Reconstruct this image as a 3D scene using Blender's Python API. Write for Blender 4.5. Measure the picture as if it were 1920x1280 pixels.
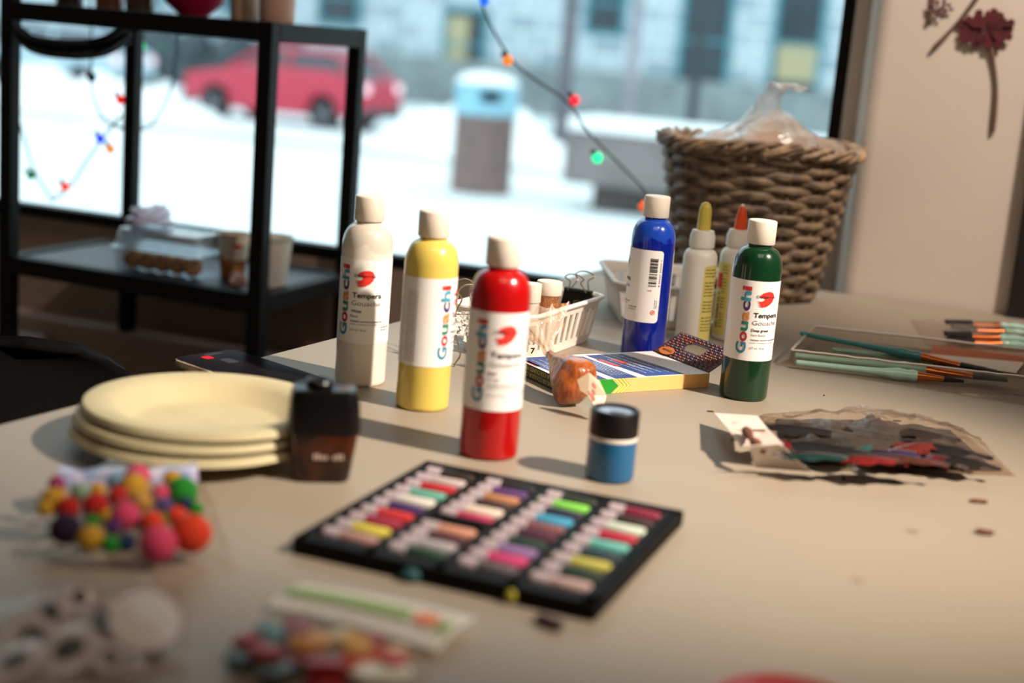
import bpy, bmesh, math, random
from mathutils import Vector, Matrix, noise
PI = math.pi
sc = bpy.context.scene
for o in list(bpy.data.objects):
    bpy.data.objects.remove(o)
T = 0.75                                   # height of the table top
# ------------------------------------------------------------------ camera
FPX, PITCH, ROLL = 2667.0, 0.2072, 0.0823
CAM = Vector((0, 0, T + 0.3232))
_F = Vector((0, math.cos(PITCH), -math.sin(PITCH)))
_U0 = Vector((0, math.sin(PITCH), math.cos(PITCH)))
_R0 = Vector((1, 0, 0))
_U = _U0*math.cos(ROLL) - _R0*math.sin(ROLL)
_R = _R0*math.cos(ROLL) + _U0*math.sin(ROLL)
cam = bpy.data.cameras.new('camera')
cam.sensor_width = 36.0
cam.lens = 36.0*FPX/1920.0
cam.clip_start, cam.clip_end = 0.05, 300
cam.dof.use_dof = True
cam.dof.focus_distance = 1.43
cam.dof.aperture_fstop = 2.8
camo = bpy.data.objects.new('camera', cam)
sc.collection.objects.link(camo)
m = Matrix.Identity(4)
for i in range(3):
    m[i][0] = _R[i]; m[i][1] = _U[i]; m[i][2] = -_F[i]; m[i][3] = CAM[i]
camo.matrix_world = m
sc.camera = camo
# ------------------------------------------------------------------ light
w = bpy.data.worlds.new('world'); sc.world = w
w.use_nodes = True
bg = w.node_tree.nodes['Background']
bg.inputs[0].default_value = (0.86, 0.95, 1.0, 1)
bg.inputs[1].default_value = 2.1
sc.view_settings.view_transform = 'Standard'
sc.view_settings.look = 'None'
sc.view_settings.exposure = 0.0
sc.view_settings.gamma = 1.0
sc.view_settings.use_curve_mapping = False

def lamp(name, kind, loc, target, power, col, **kw):
    l = bpy.data.lights.new(name, kind)
    l.energy = power; l.color = col
    for k, v in kw.items():
        setattr(l, k, v)
    o = bpy.data.objects.new(name, l)
    o.location = loc
    o.rotation_euler = (Vector(target)-Vector(loc)).to_track_quat('-Z', 'Y').to_euler()
    sc.collection.objects.link(o)
    return o
lamp('ceiling_spot', 'SPOT', (1.75, 0.33, 2.55), (0.07, 1.16, T), 700, (1.0, 0.88, 0.75),
     spot_size=math.radians(24), spot_blend=1.0, shadow_soft_size=0.05)
lamp('wall_fill_spot', 'SPOT', (1.0, 0.9, 2.6), (0.60, 2.05, T+.36), 230, (1.0, 0.87, 0.76), spot_size=math.radians(34), spot_blend=1.0, shadow_soft_size=0.08)  # added fill that brightens the wall beside the window, not a known lamp
lamp('shelf_fill_spot', 'SPOT', (0.75, 0.35, 2.6), (-0.45, 2.2, 0.62), 85, (1.0, 0.84, 0.70), spot_size=math.radians(30), spot_blend=1.0, shadow_soft_size=0.06)  # extra unseen spot, added to lift the shelf and what stands on it
lamp('added_fill_panel', 'AREA', (0.3, 0.0, 2.6), (0.3, 0.6, 0.6), 9, (1.0, 0.84, 0.70), shape='SQUARE', size=1.0)  # weak overhead fill added for ambient light, no known fixture

# ------------------------------------------------------------------ pixel -> place helpers
def ray(x, y):
    return _F + _R*((x-960)/FPX) - _U*((y-640)/FPX)
def at(x, y, z=0.0):                       # point on the horizontal plane z above the table top
    d = ray(x, y)
    return CAM + d*((T+z-CAM.z)/d.z)
def atd(x, y, Y):                          # point at distance Y
    d = ray(x, y)
    return CAM + d*(Y/d.y)
# room frame: origin at the right end of the window, ex along the wall, ey outwards
RA = math.radians(-20)
EX = Vector((math.cos(RA), math.sin(RA), 0)); EY = Vector((-math.sin(RA), math.cos(RA), 0))
W0 = Vector((0.44, 2.18, 0))
def hit(x, y, off=0.0, p0=W0):             # point on a plane parallel to the window wall
    d = ray(x, y)
    k = (p0+EY*off - CAM).dot(EY)/d.dot(EY)
    return CAM + d*k
def room(s, e, z):
    return W0 + EX*s + EY*e + Vector((0, 0, z))

# ------------------------------------------------------------------ materials
def lin(c):
    if isinstance(c, str):
        c = c.lstrip('#'); c = [int(c[i:i+2], 16)/255 for i in (0, 2, 4)]
    return tuple(((v/12.92) if v <= 0.04045 else ((v+0.055)/1.055)**2.4) for v in c[:3]) + (1,)
MATS = {}
def mat(name, col='#888888', rough=0.5, metal=0.0, coat=0.0, var=0.0, scale=20.0, bump=0.0, bscale=None,
        col2=None, emit=None, estr=0.0, sss=0.0, trans=0.0, spec=0.5, stretch=None):
    if name in MATS: return MATS[name]
    M = bpy.data.materials.new(name); M.use_nodes = True
    nt = M.node_tree; b = nt.nodes['Principled BSDF']
    b.inputs['Base Color'].default_value = lin(col)
    b.inputs['Roughness'].default_value = rough
    b.inputs['Metallic'].default_value = metal
    b.inputs['Specular IOR Level'].default_value = spec
    b.inputs['Coat Weight'].default_value = coat
    b.inputs['Coat Roughness'].default_value = 0.05
    if sss:
        b.inputs['Subsurface Weight'].default_value = sss
        b.inputs['Subsurface Radius'].default_value = (0.01, 0.008, 0.006)
        b.inputs['Subsurface Scale'].default_value = 1.0
    if trans: b.inputs['Transmission Weight'].default_value = trans
    if emit:
        b.inputs['Emission Color'].default_value = lin(emit); b.inputs['Emission Strength'].default_value = estr
    if var or bump or col2:
        tc = nt.nodes.new('ShaderNodeTexCoord'); mp = nt.nodes.new('ShaderNodeMapping')
        if stretch: mp.inputs['Scale'].default_value = stretch
        nt.links.new(tc.outputs['Object'], mp.inputs[0])
        nz = nt.nodes.new('ShaderNodeTexNoise'); nz.inputs['Scale'].default_value = scale; nz.inputs['Detail'].default_value = 4
        nt.links.new(mp.outputs[0], nz.inputs['Vector'])
        if var or col2:
            mx = nt.nodes.new('ShaderNodeMix'); mx.data_type = 'RGBA'
            a = lin(col)
            c2 = lin(col2) if col2 else tuple(max(0, v*(1-var)) for v in a[:3]) + (1,)
            mx.inputs[6].default_value = a; mx.inputs[7].default_value = c2
            rp = nt.nodes.new('ShaderNodeMapRange'); rp.inputs[1].default_value = 0.38; rp.inputs[2].default_value = 0.64
            nt.links.new(nz.outputs['Fac'], rp.inputs[0]); nt.links.new(rp.outputs[0], mx.inputs[0])
            nt.links.new(mx.outputs[2], b.inputs['Base Color'])
        if bump:
            n2 = nz
            if bscale:
                n2 = nt.nodes.new('ShaderNodeTexNoise'); n2.inputs['Scale'].default_value = bscale; n2.inputs['Detail'].default_value = 3
                nt.links.new(mp.outputs[0], n2.inputs['Vector'])
            bp = nt.nodes.new('ShaderNodeBump'); bp.inputs['Strength'].default_value = bump; bp.inputs['Distance'].default_value = 0.002
            nt.links.new(n2.outputs['Fac'], bp.inputs['Height']); nt.links.new(bp.outputs[0], b.inputs['Normal'])
    MATS[name] = M
    return M
def film(name, tint='#ffffff', haze=0.08, hazecol='#ffffff', gloss=1.0, rough=0.12, bump=0.0, bscale=60.0, ior=1.45):
    """thin clear film or sheet: see-through, with glossy reflection and a little haze"""
    if name in MATS: return MATS[name]
    M = bpy.data.materials.new(name); M.use_nodes = True
    nt = M.node_tree; nt.nodes.clear()
    out = nt.nodes.new('ShaderNodeOutputMaterial')
    tr = nt.nodes.new('ShaderNodeBsdfTransparent'); tr.inputs[0].default_value = lin(tint)
    df = nt.nodes.new('ShaderNodeBsdfDiffuse'); df.inputs[0].default_value = lin(hazecol)
    gl = nt.nodes.new('ShaderNodeBsdfGlossy'); gl.inputs['Roughness'].default_value = rough
    ge = nt.nodes.new('ShaderNodeNewGeometry'); dt = nt.nodes.new('ShaderNodeVectorMath'); dt.operation = 'DOT_PRODUCT'
    nt.links.new(ge.outputs['Normal'], dt.inputs[0]); nt.links.new(ge.outputs['Incoming'], dt.inputs[1])
    last = dt.outputs['Value']
    for op, v0, v1 in (('ABSOLUTE', None, None), ('SUBTRACT', 1.0, None), ('POWER', None, 5.0), ('MULTIPLY_ADD', None, 0.95), ('MULTIPLY', None, gloss)):
        mn = nt.nodes.new('ShaderNodeMath'); mn.operation = op
        if v0 is not None: mn.inputs[0].default_value = v0; nt.links.new(last, mn.inputs[1])
        else: nt.links.new(last, mn.inputs[0])
        if v1 is not None: mn.inputs[1].default_value = v1
        if op == 'MULTIPLY_ADD': mn.inputs[2].default_value = 0.05
        mn.use_clamp = op == 'MULTIPLY'
        last = mn.outputs[0]
    m1 = nt.nodes.new('ShaderNodeMixShader'); m1.inputs[0].default_value = haze
    m2 = nt.nodes.new('ShaderNodeMixShader')
    nt.links.new(tr.outputs[0], m1.inputs[1]); nt.links.new(df.outputs[0], m1.inputs[2])
    nt.links.new(last, m2.inputs[0])
    nt.links.new(m1.outputs[0], m2.inputs[1]); nt.links.new(gl.outputs[0], m2.inputs[2])
    nt.links.new(m2.outputs[0], out.inputs[0])
    if bump:
        tc = nt.nodes.new('ShaderNodeTexCoord')
        nz = nt.nodes.new('ShaderNodeTexNoise'); nz.inputs['Scale'].default_value = bscale; nz.inputs['Detail'].default_value = 3
        nz.inputs['Distortion'].default_value = 1.0
        nt.links.new(tc.outputs['Object'], nz.inputs['Vector'])
        bp = nt.nodes.new('ShaderNodeBump'); bp.inputs['Strength'].default_value = bump; bp.inputs['Distance'].default_value = 0.004
        nt.links.new(nz.outputs['Fac'], bp.inputs['Height'])
        nt.links.new(bp.outputs[0], gl.inputs['Normal'])
    MATS[name] = M
    return M

# ------------------------------------------------------------------ object helpers
def tag(o, label=None, cat=None, group=None, kind=None):
    if label: o['label'] = label
    if cat: o['category'] = cat
    if group: o['group'] = group
    if kind: o['kind'] = kind
    return o
def thing(name, label, cat, loc=(0, 0, 0), rz=0.0, group=None, kind=None):
    o = bpy.data.objects.new(name, None)
    o.empty_display_size = 0.02
    o.location = loc; o.rotation_euler = (0, 0, rz)
    sc.collection.objects.link(o)
    return tag(o, label, cat, group, kind)
def obj(name, bm, mats, parent=None, smooth=True, loc=(0, 0, 0), rot=(0, 0, 0), angle=40):
    me = bpy.data.meshes.new(name)
    bmesh.ops.recalc_face_normals(bm, faces=bm.faces)
    if smooth:
        for f in bm.faces: f.smooth = True
        ca = math.radians(angle)
        for e in bm.edges:
            if len(e.link_faces) == 2 and e.calc_face_angle(0) > ca: e.smooth = False
    bm.to_mesh(me); bm.free()
    for mm in (mats if isinstance(mats, (list, tuple)) else [mats]): me.materials.append(mm)
    o = bpy.data.objects.new(name, me)
    o.location = loc; o.rotation_euler = rot
    sc.collection.objects.link(o)
    if parent: o.parent = parent
    return o
def copy_tree(o, parent=None):
    c = o.copy(); sc.collection.objects.link(c); c.parent = parent
    for ch in [x for x in list(o.children)]:
        copy_tree(ch, c)
    return c
def B(): return bmesh.new()
def quad(bm, pts, mi=0):
    f = bm.faces.new([bm.verts.new(p) for p in pts]); f.material_index = mi; return f
def box(bm, c, s, rz=0.0, mi=0, bev=0.0, M=None):
    r = bmesh.ops.create_cube(bm, size=1.0)
    vs = r['verts']
    bmesh.ops.scale(bm, verts=vs, vec=s)
    fs = set(f for v in vs for f in v.link_faces)
    if bev > 0:
        es = set(e for v in vs for e in v.link_edges)
        rr = bmesh.ops.bevel(bm, geom=list(es), offset=bev, segments=2, affect='EDGES', profile=0.5)
        fs = set(rr['faces']) | set(f for f in fs if f.is_valid)
        vs = list(set(v for f in fs for v in f.verts))
    X = Matrix.Translation(Vector(c)) @ Matrix.Rotation(rz, 4, 'Z')
    if M is not None: X = M @ X
    bmesh.ops.transform(bm, matrix=X, verts=vs)
    for f in fs: f.material_index = mi
    return vs
def lathe(bm, prof, seg=32, mi=0, M=None, caps=True, sx=1.0, sy=1.0, mis=None):
    rings = []
    for (r, z) in prof:
        ring = []
        for k in range(seg):
            a = 2*PI*k/seg
            v = Vector((r*sx*math.cos(a), r*sy*math.sin(a), z))
            ring.append(bm.verts.new(M @ v if M is not None else v))
        rings.append(ring)
    for i in range(len(rings)-1):
        for k in range(seg):
            f = bm.faces.new([rings[i][k], rings[i][(k+1) % seg], rings[i+1][(k+1) % seg], rings[i+1][k]])
            f.material_index = mis[i] if mis else mi
    if caps:
        for ring, rv in ((rings[0], True), (rings[-1], False)):
            f = bm.faces.new(ring[::-1] if rv else ring); f.material_index = mis[0 if rv else -1] if mis else mi
    return rings
def spline(pts, n=6, closed=False):
    P = [Vector(p) for p in pts]; N = len(P); out = []
    rng = N if closed else N-1
    for i in range(rng):
        p0 = P[(i-1) % N] if closed or i > 0 else P[0]*2-P[1]
        p1 = P[i]; p2 = P[(i+1) % N]
        p3 = P[(i+2) % N] if closed or i+2 < N else P[-1]*2-P[-2]
        for k in range(n):
            t = k/n
            out.append(0.5*((2*p1)+(p2-p0)*t+(2*p0-5*p1+4*p2-p3)*t*t+(3*p1-p0-3*p2+p3)*t*t*t))
    if not closed: out.append(P[-1])
    return out
def tube(bm, pts, r, seg=8, mi=0, closed=False, flat=None):
    """sweep; r number or function(i/n); flat=(a,b) elliptical section scale along normal, binormal (binormal ~ up)"""
    P = [Vector(p) for p in pts]; n = len(P); rings = []
    up = Vector((0, 0, 1)); prev = None
    for i in range(n):
        if closed: t = P[(i+1) % n]-P[(i-1) % n]
        else: t = P[min(i+1, n-1)]-P[max(i-1, 0)]
        if t.length < 1e-9: t = Vector((0, 0, 1))
        t.normalize()
        if flat is not None: nn = t.cross(up)
        elif prev is None: nn = t.cross(up if abs(t.z) < 0.9 else Vector((1, 0, 0)))
        else: nn = prev - t*prev.dot(t)
        if nn.length < 1e-6: nn = t.cross(Vector((1, 0, 0)))
        nn.normalize(); prev = nn; bb = t.cross(nn)
        rr = r(i/(n-1)) if callable(r) else r
        fa, fb = flat if flat else (1, 1)
        rings.append([bm.verts.new(P[i]+nn*(math.cos(2*PI*k/seg)*rr*fa)+bb*(math.sin(2*PI*k/seg)*rr*fb)) for k in range(seg)])
    m = n if closed else n-1
    for i in range(m):
        for k in range(seg):
            f = bm.faces.new([rings[i][k], rings[i][(k+1) % seg], rings[(i+1) % n][(k+1) % seg], rings[(i+1) % n][k]])
            f.material_index = mi
    if not closed:
        for ring in (rings[0][::-1], rings[-1]):
            f = bm.faces.new(ring); f.material_index = mi
    return rings
def prism(bm, poly, z0, z1, mi=0, M=None):
    X = (lambda v: M @ Vector(v)) if M is not None else Vector
    a = [bm.verts.new(X((x, y, z0))) for x, y in poly]; b = [bm.verts.new(X((x, y, z1))) for x, y in poly]
    fs = [bm.faces.new(a[::-1]), bm.faces.new(b)]
    n = len(poly)
    for i in range(n): fs.append(bm.faces.new([a[i], a[(i+1) % n], b[(i+1) % n], b[i]]))
    for f in fs: f.material_index = mi
    return fs
def ball(bm, c, r, seg=16, mi=0, s=(1, 1, 1), M=None):
    q = bmesh.ops.create_uvsphere(bm, u_segments=seg, v_segments=max(6, seg//2), radius=r)
    vs = q['verts']
    X = Matrix.Translation(Vector(c)) @ Matrix.Diagonal((*s, 1))
    if M is not None: X = M @ X
    bmesh.ops.transform(bm, matrix=X, verts=vs)
    for f in set(f for v in vs for f in v.link_faces): f.material_index = mi
    return vs
def rrect(w, h, r, n=5):
    out = []
    for cx, cy, a0 in ((w/2-r, h/2-r, 0), (-w/2+r, h/2-r, PI/2), (-w/2+r, -h/2+r, PI), (w/2-r, -h/2+r, 1.5*PI)):
        for k in range(n+1):
            a = a0+k*PI/2/n; out.append((cx+r*math.cos(a), cy+r*math.sin(a)))
    return out
def loft(bm, sections, mi=0, caps=True, mis=None):
    R = [[bm.verts.new(p) for p in s] for s in sections]; n = len(R[0])
    for i in range(len(R)-1):
        for k in range(n):
            f = bm.faces.new([R[i][k], R[i][(k+1) % n], R[i+1][(k+1) % n], R[i+1][k]])
            f.material_index = mis[i] if mis else mi
    if caps:
        f = bm.faces.new(R[0][::-1]); f.material_index = mis[0] if mis else mi
        f = bm.faces.new(R[-1]); f.material_index = mis[-1] if mis else mi
    return R
# text as flat geometry: list of polygons in 2D, cached
_TX = {}
def text_polys(s, bold=0.0):
    k = (s, bold)
    if k in _TX: return _TX[k]
    cu = bpy.data.curves.new('t', 'FONT'); cu.body = s; cu.size = 1.0; cu.offset = bold; cu.resolution_u = 3
    o = bpy.data.objects.new('t', cu); sc.collection.objects.link(o)
    dg = bpy.context.evaluated_depsgraph_get(); dg.update()
    me = o.evaluated_get(dg).to_mesh()
    vs = [(v.co.x, v.co.y) for v in me.vertices]; fs = [tuple(p.vertices) for p in me.polygons]
    o.evaluated_get(dg).to_mesh_clear()
    bpy.data.objects.remove(o); bpy.data.curves.remove(cu)
    if not vs: vs = [(0, 0)]; fs = []
    x0 = min(v[0] for v in vs); x1 = max(v[0] for v in vs); y0 = min(v[1] for v in vs); y1 = max(v[1] for v in vs)
    _TX[k] = (vs, fs, (x0, x1, y0, y1))
    return _TX[k]
def put_marks(bm, x, y, height, width, rot=0.0, M=None, w=0.0, seed=1):
    """print too small to read in the photograph: word-length rows of small upright marks"""
    r_ = random.Random(seed); c, sn = math.cos(rot), math.sin(rot); a = 0.0; left = r_.randint(3, 8)
    while a < width:
        h_ = height*r_.choice((.7, .7, 1.0)); t_ = height*.42
        P = []
        for u, v in ((0, 0), (t_, 0), (t_, h_), (0, h_)):
            p = Vector((x+(a+u)*c-v*sn, y+(a+u)*sn+v*c, w)); P.append(bm.verts.new(M @ p if M is not None else p))
        bm.faces.new(P); a += height*.62; left -= 1
        if left <= 0: a += height*.7; left = r_.randint(3, 8)
def put_text(bm, s, x, y, height=None, width=None, bold=0.0, rot=0.0, mi=0, M=None, w=0.0, align='l', mirror=False):
    """flat text in the XY plane at (x,y); height = cap height"""
    vs, fs, (x0, x1, y0, y1) = text_polys(s, bold)
    sy = height/0.72 if height else width/(x1-x0)
    sx = width/(x1-x0) if width else sy
    ox = {'l': x0, 'c': (x0+x1)/2, 'r': x1}[align]
    c, sn = math.cos(rot), math.sin(rot); V = []
    for a, b in vs:
        a = (a-ox)*sx; b = b*sy
        if mirror: a = -a
        p = Vector((x+a*c-b*sn, y+a*sn+b*c, w))
        V.append(bm.verts.new(M @ p if M is not None else p))
    for f in fs:
        try:
            q = bm.faces.new([V[i] for i in f]); q.material_index = mi
        except ValueError: pass
def wrap(bm, R, maxlen=0.003):
    """bend flat (u, v, w) geometry round a cylinder: u along the girth, v up, w outwards; u=0 faces -Y"""
    bmesh.ops.triangulate(bm, faces=bm.faces)
    for _ in range(3):
        es = [e for e in bm.edges if abs(e.verts[0].co.x-e.verts[1].co.x) > maxlen]
        if not es: break
        bmesh.ops.subdivide_edges(bm, edges=es, cuts=1)
        bmesh.ops.triangulate(bm, faces=[f for f in bm.faces if len(f.verts) > 3])
    for v in bm.verts:
        u, z, ww = v.co; a = u/R
        v.co = Vector(((R+ww)*math.sin(a), -(R+ww)*math.cos(a), z))
    return bm
rnd = random.Random(7)

# ================================================================== SETTING
M_floor = mat('floor_vinyl', '#5a4638', 0.45, var=0.25, scale=6)
M_wall = mat('wall_paint', '#d2c2b4', 0.7, var=0.06, scale=3, bump=0.08, bscale=80)
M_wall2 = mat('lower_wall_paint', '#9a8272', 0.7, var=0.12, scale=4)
M_ceil = mat('ceiling_paint', '#b9aa9c', 0.8, var=0.05, scale=3)
M_black = mat('black_metal', '#0d0a0a', 0.6, spec=.2, var=0.2, scale=30)
M_frame = mat('window_frame_black', '#0d0b0b', 0.6, spec=.2, var=0.1, scale=20)
def struct(name, bm, m, parent=None, **k):
    o = obj(name, bm, m, parent, **k)
    if parent is None: o['kind'] = 'structure'
    return o
def rbox(bm, s0, s1, e0, e1, z0, z1, mi=0, bev=0.0):
    c = room((s0+s1)/2, (e0+e1)/2, (z0+z1)/2)
    box(bm, c, (s1-s0, e1-e0, z1-z0), RA, mi, bev)
SL, SR, EB, H = -2.9, 2.1, -4.6, 2.7
WB = T-0.075                                # underside of the window frame
b = B(); rbox(b, SL-.1, SR+.1, EB-.1, 0.12, -0.08, 0.0); struct('floor', b, M_floor, smooth=False)
b = B(); rbox(b, SL-.1, SR+.1, EB-.1, 0.12, H, H+.08); struct('ceiling', b, M_ceil, smooth=False)
b = B(); rbox(b, SL-.1, SL, EB, 0.12, 0, H); struct('wall_left', b, M_wall, smooth=False)
b = B(); rbox(b, SR, SR+.1, EB, 0.12, 0, H); struct('wall_right', b, M_wall, smooth=False)
b = B(); rbox(b, SL, SR, EB-.1, EB, 0, H); struct('wall_back', b, M_wall, smooth=False)
# wall under and above the window
b = B(); rbox(b, SL, 0.029, 0.0, 0.12, 0.0, WB); struct('wall_front_below_window', b, M_wall2, smooth=False).name = 'wall_front'
b = B(); rbox(b, SL, 0.029, 0.0, 0.12, 2.35, H); struct('wall_front_above', b, M_wall, smooth=False).name = 'wall_above_window'
# wall to the right of the window with a rounded corner
b = B()
sec = [(0.029, 0.12), (0.029, -0.004), (0.034, -0.009), (0.048, -0.009), (0.052, -0.014)]
for k in range(7):
    a = k/6*PI/2
    sec.append((0.062+0.030*(1-math.cos(a)), -0.045-0.030*math.sin(a)))
sec += [(SR, -0.075), (SR, 0.12)]
lo = [room(s, e, 0) for s, e in sec]; hi = [room(s, e, H) for s, e in sec]
loft(b, [lo, hi]); struct('wall_beside_window', b, M_wall, angle=25)
b = B(); rbox(b, 0.304, 0.42, -0.10, -0.0755, 0, H); struct('trim_1', b, mat('dark_trim', '#150f0d', 0.5, var=0.15, scale=10), smooth=False)
b = B(); rbox(b, SL, 0.0, -0.06, 0.0, 0.30, 0.50, bev=.006); rbox(b, SL, -1.36, -0.10, -0.06, 0.36, 0.47, bev=.01)
struct('baseboard_front', b, mat('heater_cover_paint', '#b79c92', 0.55, var=0.1, scale=5), smooth=False)
# window
win = thing('window_1', 'wide black framed shop window onto a snowy street', 'window', kind='structure')
del win['category']
WL = -2.7
b = B()
rbox(b, WL, 0.029, 0.0, 0.03, WB, WB+0.022); rbox(b, WL, 0.029, 0.0, 0.03, 2.32, 2.35)
rbox(b, 0.010, 0.029, 0.0, 0.03, WB, 2.35); rbox(b, WL, WL+0.03, 0.0, 0.03, WB, 2.35)
rbox(b, SL, WL, 0.0, 0.12, WB, 2.35)
obj('window_frame', b, M_frame, win, smooth=False)
b = B(); rbox(b, WL+0.02, 0.015, 0.012, 0.018, WB+0.015, 2.33)
obj('glass_pane', b, film('window_glass', '#f4fbfb', 0.0, gloss=0.6, rough=0.02), win, smooth=False)

# ================================================================== OUTSIDE
def gz(y):                                  # height of the ground outside
    if y < 17.5: return -0.575
    if y < 29: return -0.575 - 0.485*(y-17.5)/11.5
    return -1.06
M_snow = mat('packed_snow', '#eef4f6', 0.75, var=0.10, scale=0.9, bump=0.3, bscale=3)
M_snow2 = mat('fresh_snow', '#fbfdff', 0.8, var=0.03, scale=2)
b = B()
ys = [2.45, 3.5, 5, 8, 11, 14, 16, 17.5, 19, 21, 23, 26, 29, 35, 45, 70]
rows = []
for y in ys:
    row = []
    for i in range(25):
        x = (-1+2*i/24)*(6+y*0.9)
        row.append(b.verts.new((x, y + max(0, -x)*0.36 + (0.1 if y < 3 else 0) - min(0, -x)*0.0, gz(y) + 0.02*noise.noise(Vector((x*.5, y*.5, 0))))))
    rows.append(row)
for i in range(len(rows)-1):
    for k in range(24): b.faces.new([rows[i][k], rows[i][k+1], rows[i+1][k+1], rows[i+1][k]])
o = struct('floor_outside', b, M_snow); o.name = 'ground'
# slushy curb line along the street
b = B()
pts = [(x, 20.0-0.36*x, gz(20.0)) for x in range(-14, 14)]
tube(b, spline(pts, 2), lambda t: 0.11+0.03*math.sin(t*90), 8, flat=(2.2, 0.45))
tag(obj('curb', b, mat('slush_curb', '#a8a9ac', 0.8, var=0.35, scale=2)), 'long low slushy grey kerb at the edge of the street', 'kerb')
# snow banks
def bank(cx, cy, lx, ly, h, label, rz=RA):
    b = B()
    n = 22
    for j in range(1):
        grid = []
        for i in range(n+1):
            r = []
            for k in range(13):
                u = -1+2*i/n; v = -1+2*k/12
                hh = max(0, (1-abs(u)**3))*max(0, 1-v*v)
                z = h*hh*(0.8+0.45*noise.noise(Vector((u*lx*1.3+cx, v*ly*2, 1.7))))
                r.append(b.verts.new((u*lx/2, v*ly/2, z)))
            grid.append(r)
        for i in range(n):
            for k in range(12): b.faces.new([grid[i][k], grid[i+1][k], grid[i+1][k+1], grid[i][k+1]])
    p = obj('snow_bank', b, M_snow2, loc=(cx, cy, gz(cy)-0.03), rot=(0, 0, rz))
    tag(p, label, 'snow bank')
bank(-0.9, 23.2, 3.6, 1.6, 0.95, 'heap of white snow behind the outdoor litter bin')
bank(6.4, 22.5, 8.0, 2.4, 0.95, 'long bank of ploughed snow beyond the concrete bench')
bank(-8.4, 27.5, 6.0, 1.5, 1.0, 'snow heap in front of the red car')
# litter bin
pc = at(897, 352, 0); d = ray(897, 365); k = (-0.575-CAM.z)/d.z; bc = CAM+d*k
t = thing('litter_bin', 'round outdoor litter bin, ribbed concrete body and pale blue lid', 'litter bin', (bc.x, bc.y+0.3, -0.575))
b = B(); n = 64; prof = [(0.335, 0), (0.335, 0.04), (0.33, 0.80), (0.345, 0.82), (0.345, 0.85)]
R_ = lathe(b, prof, n)
for ring in R_[1:3]:
    for i, v in enumerate(ring):
        s = 1.0 - 0.03*(i % 4 == 0); v.co.x *= s; v.co.y *= s
obj('bin_body', b, mat('brown_concrete', '#86706c', 0.85, var=0.3, scale=8, stretch=(4, 4, 0.6)), t, angle=60)
b = B()
lathe(b, [(0.345, 0.85), (0.35, 0.87), (0.35, 0.98), (0.31, 0.99)], 40, 0)
for k in range(4):
    a = k*PI/2+PI/4+0.2
    box(b, (0.30*math.cos(a), 0.30*math.sin(a), 1.06), (0.07, 0.24, 0.17), a)
lathe(b, [(0.355, 1.12), (0.355, 1.16), (0.30, 1.22), (0.12, 1.25), (0.01, 1.255)], 40, 0)
hood = obj('bin_hood', b, mat('pale_blue_metal', '#8fc3d6', 0.5, var=0.1, scale=5), t, angle=30)
b = B(); lathe(b, [(0.26, 0.98), (0.26, 1.13)], 24); obj('inner_liner', b, mat('dark_liner', '#20242c', 0.7), hood)
b = B(); lathe(b, [(0.34, 1.165), (0.33, 1.21), (0.26, 1.27), (0.10, 1.30), (0.005, 1.305)], 32)
obj('snow_cap', b, M_snow2, t)
# concrete bench block
d = ray(1107, 393); k = (-0.575-CAM.z)/d.z; pb = CAM+d*k
t = thing('concrete_bench', 'long concrete bench block topped with snow behind the wicker basket', 'bench', (pb.x, pb.y, -0.575), RA)
b = B(); box(b, (1.9, 0.35, 0.13), (3.8, 0.7, 0.27), bev=0.02); obj('plinth', b, mat('dark_concrete', '#57504f', 0.9, var=0.3, scale=3), t, smooth=False)
b = B(); box(b, (1.85, 0.32, 0.53), (4.3, 0.95, 0.53), bev=0.03); obj('slab', b, mat('grey_concrete', '#857c7b', 0.85, var=0.25, scale=2.5), t, smooth=False)
b = B(); box(b, (1.85, 0.32, 0.875), (4.3, 0.95, 0.15), bev=0.06); obj('snow_layer', b, M_snow2, t)
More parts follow.
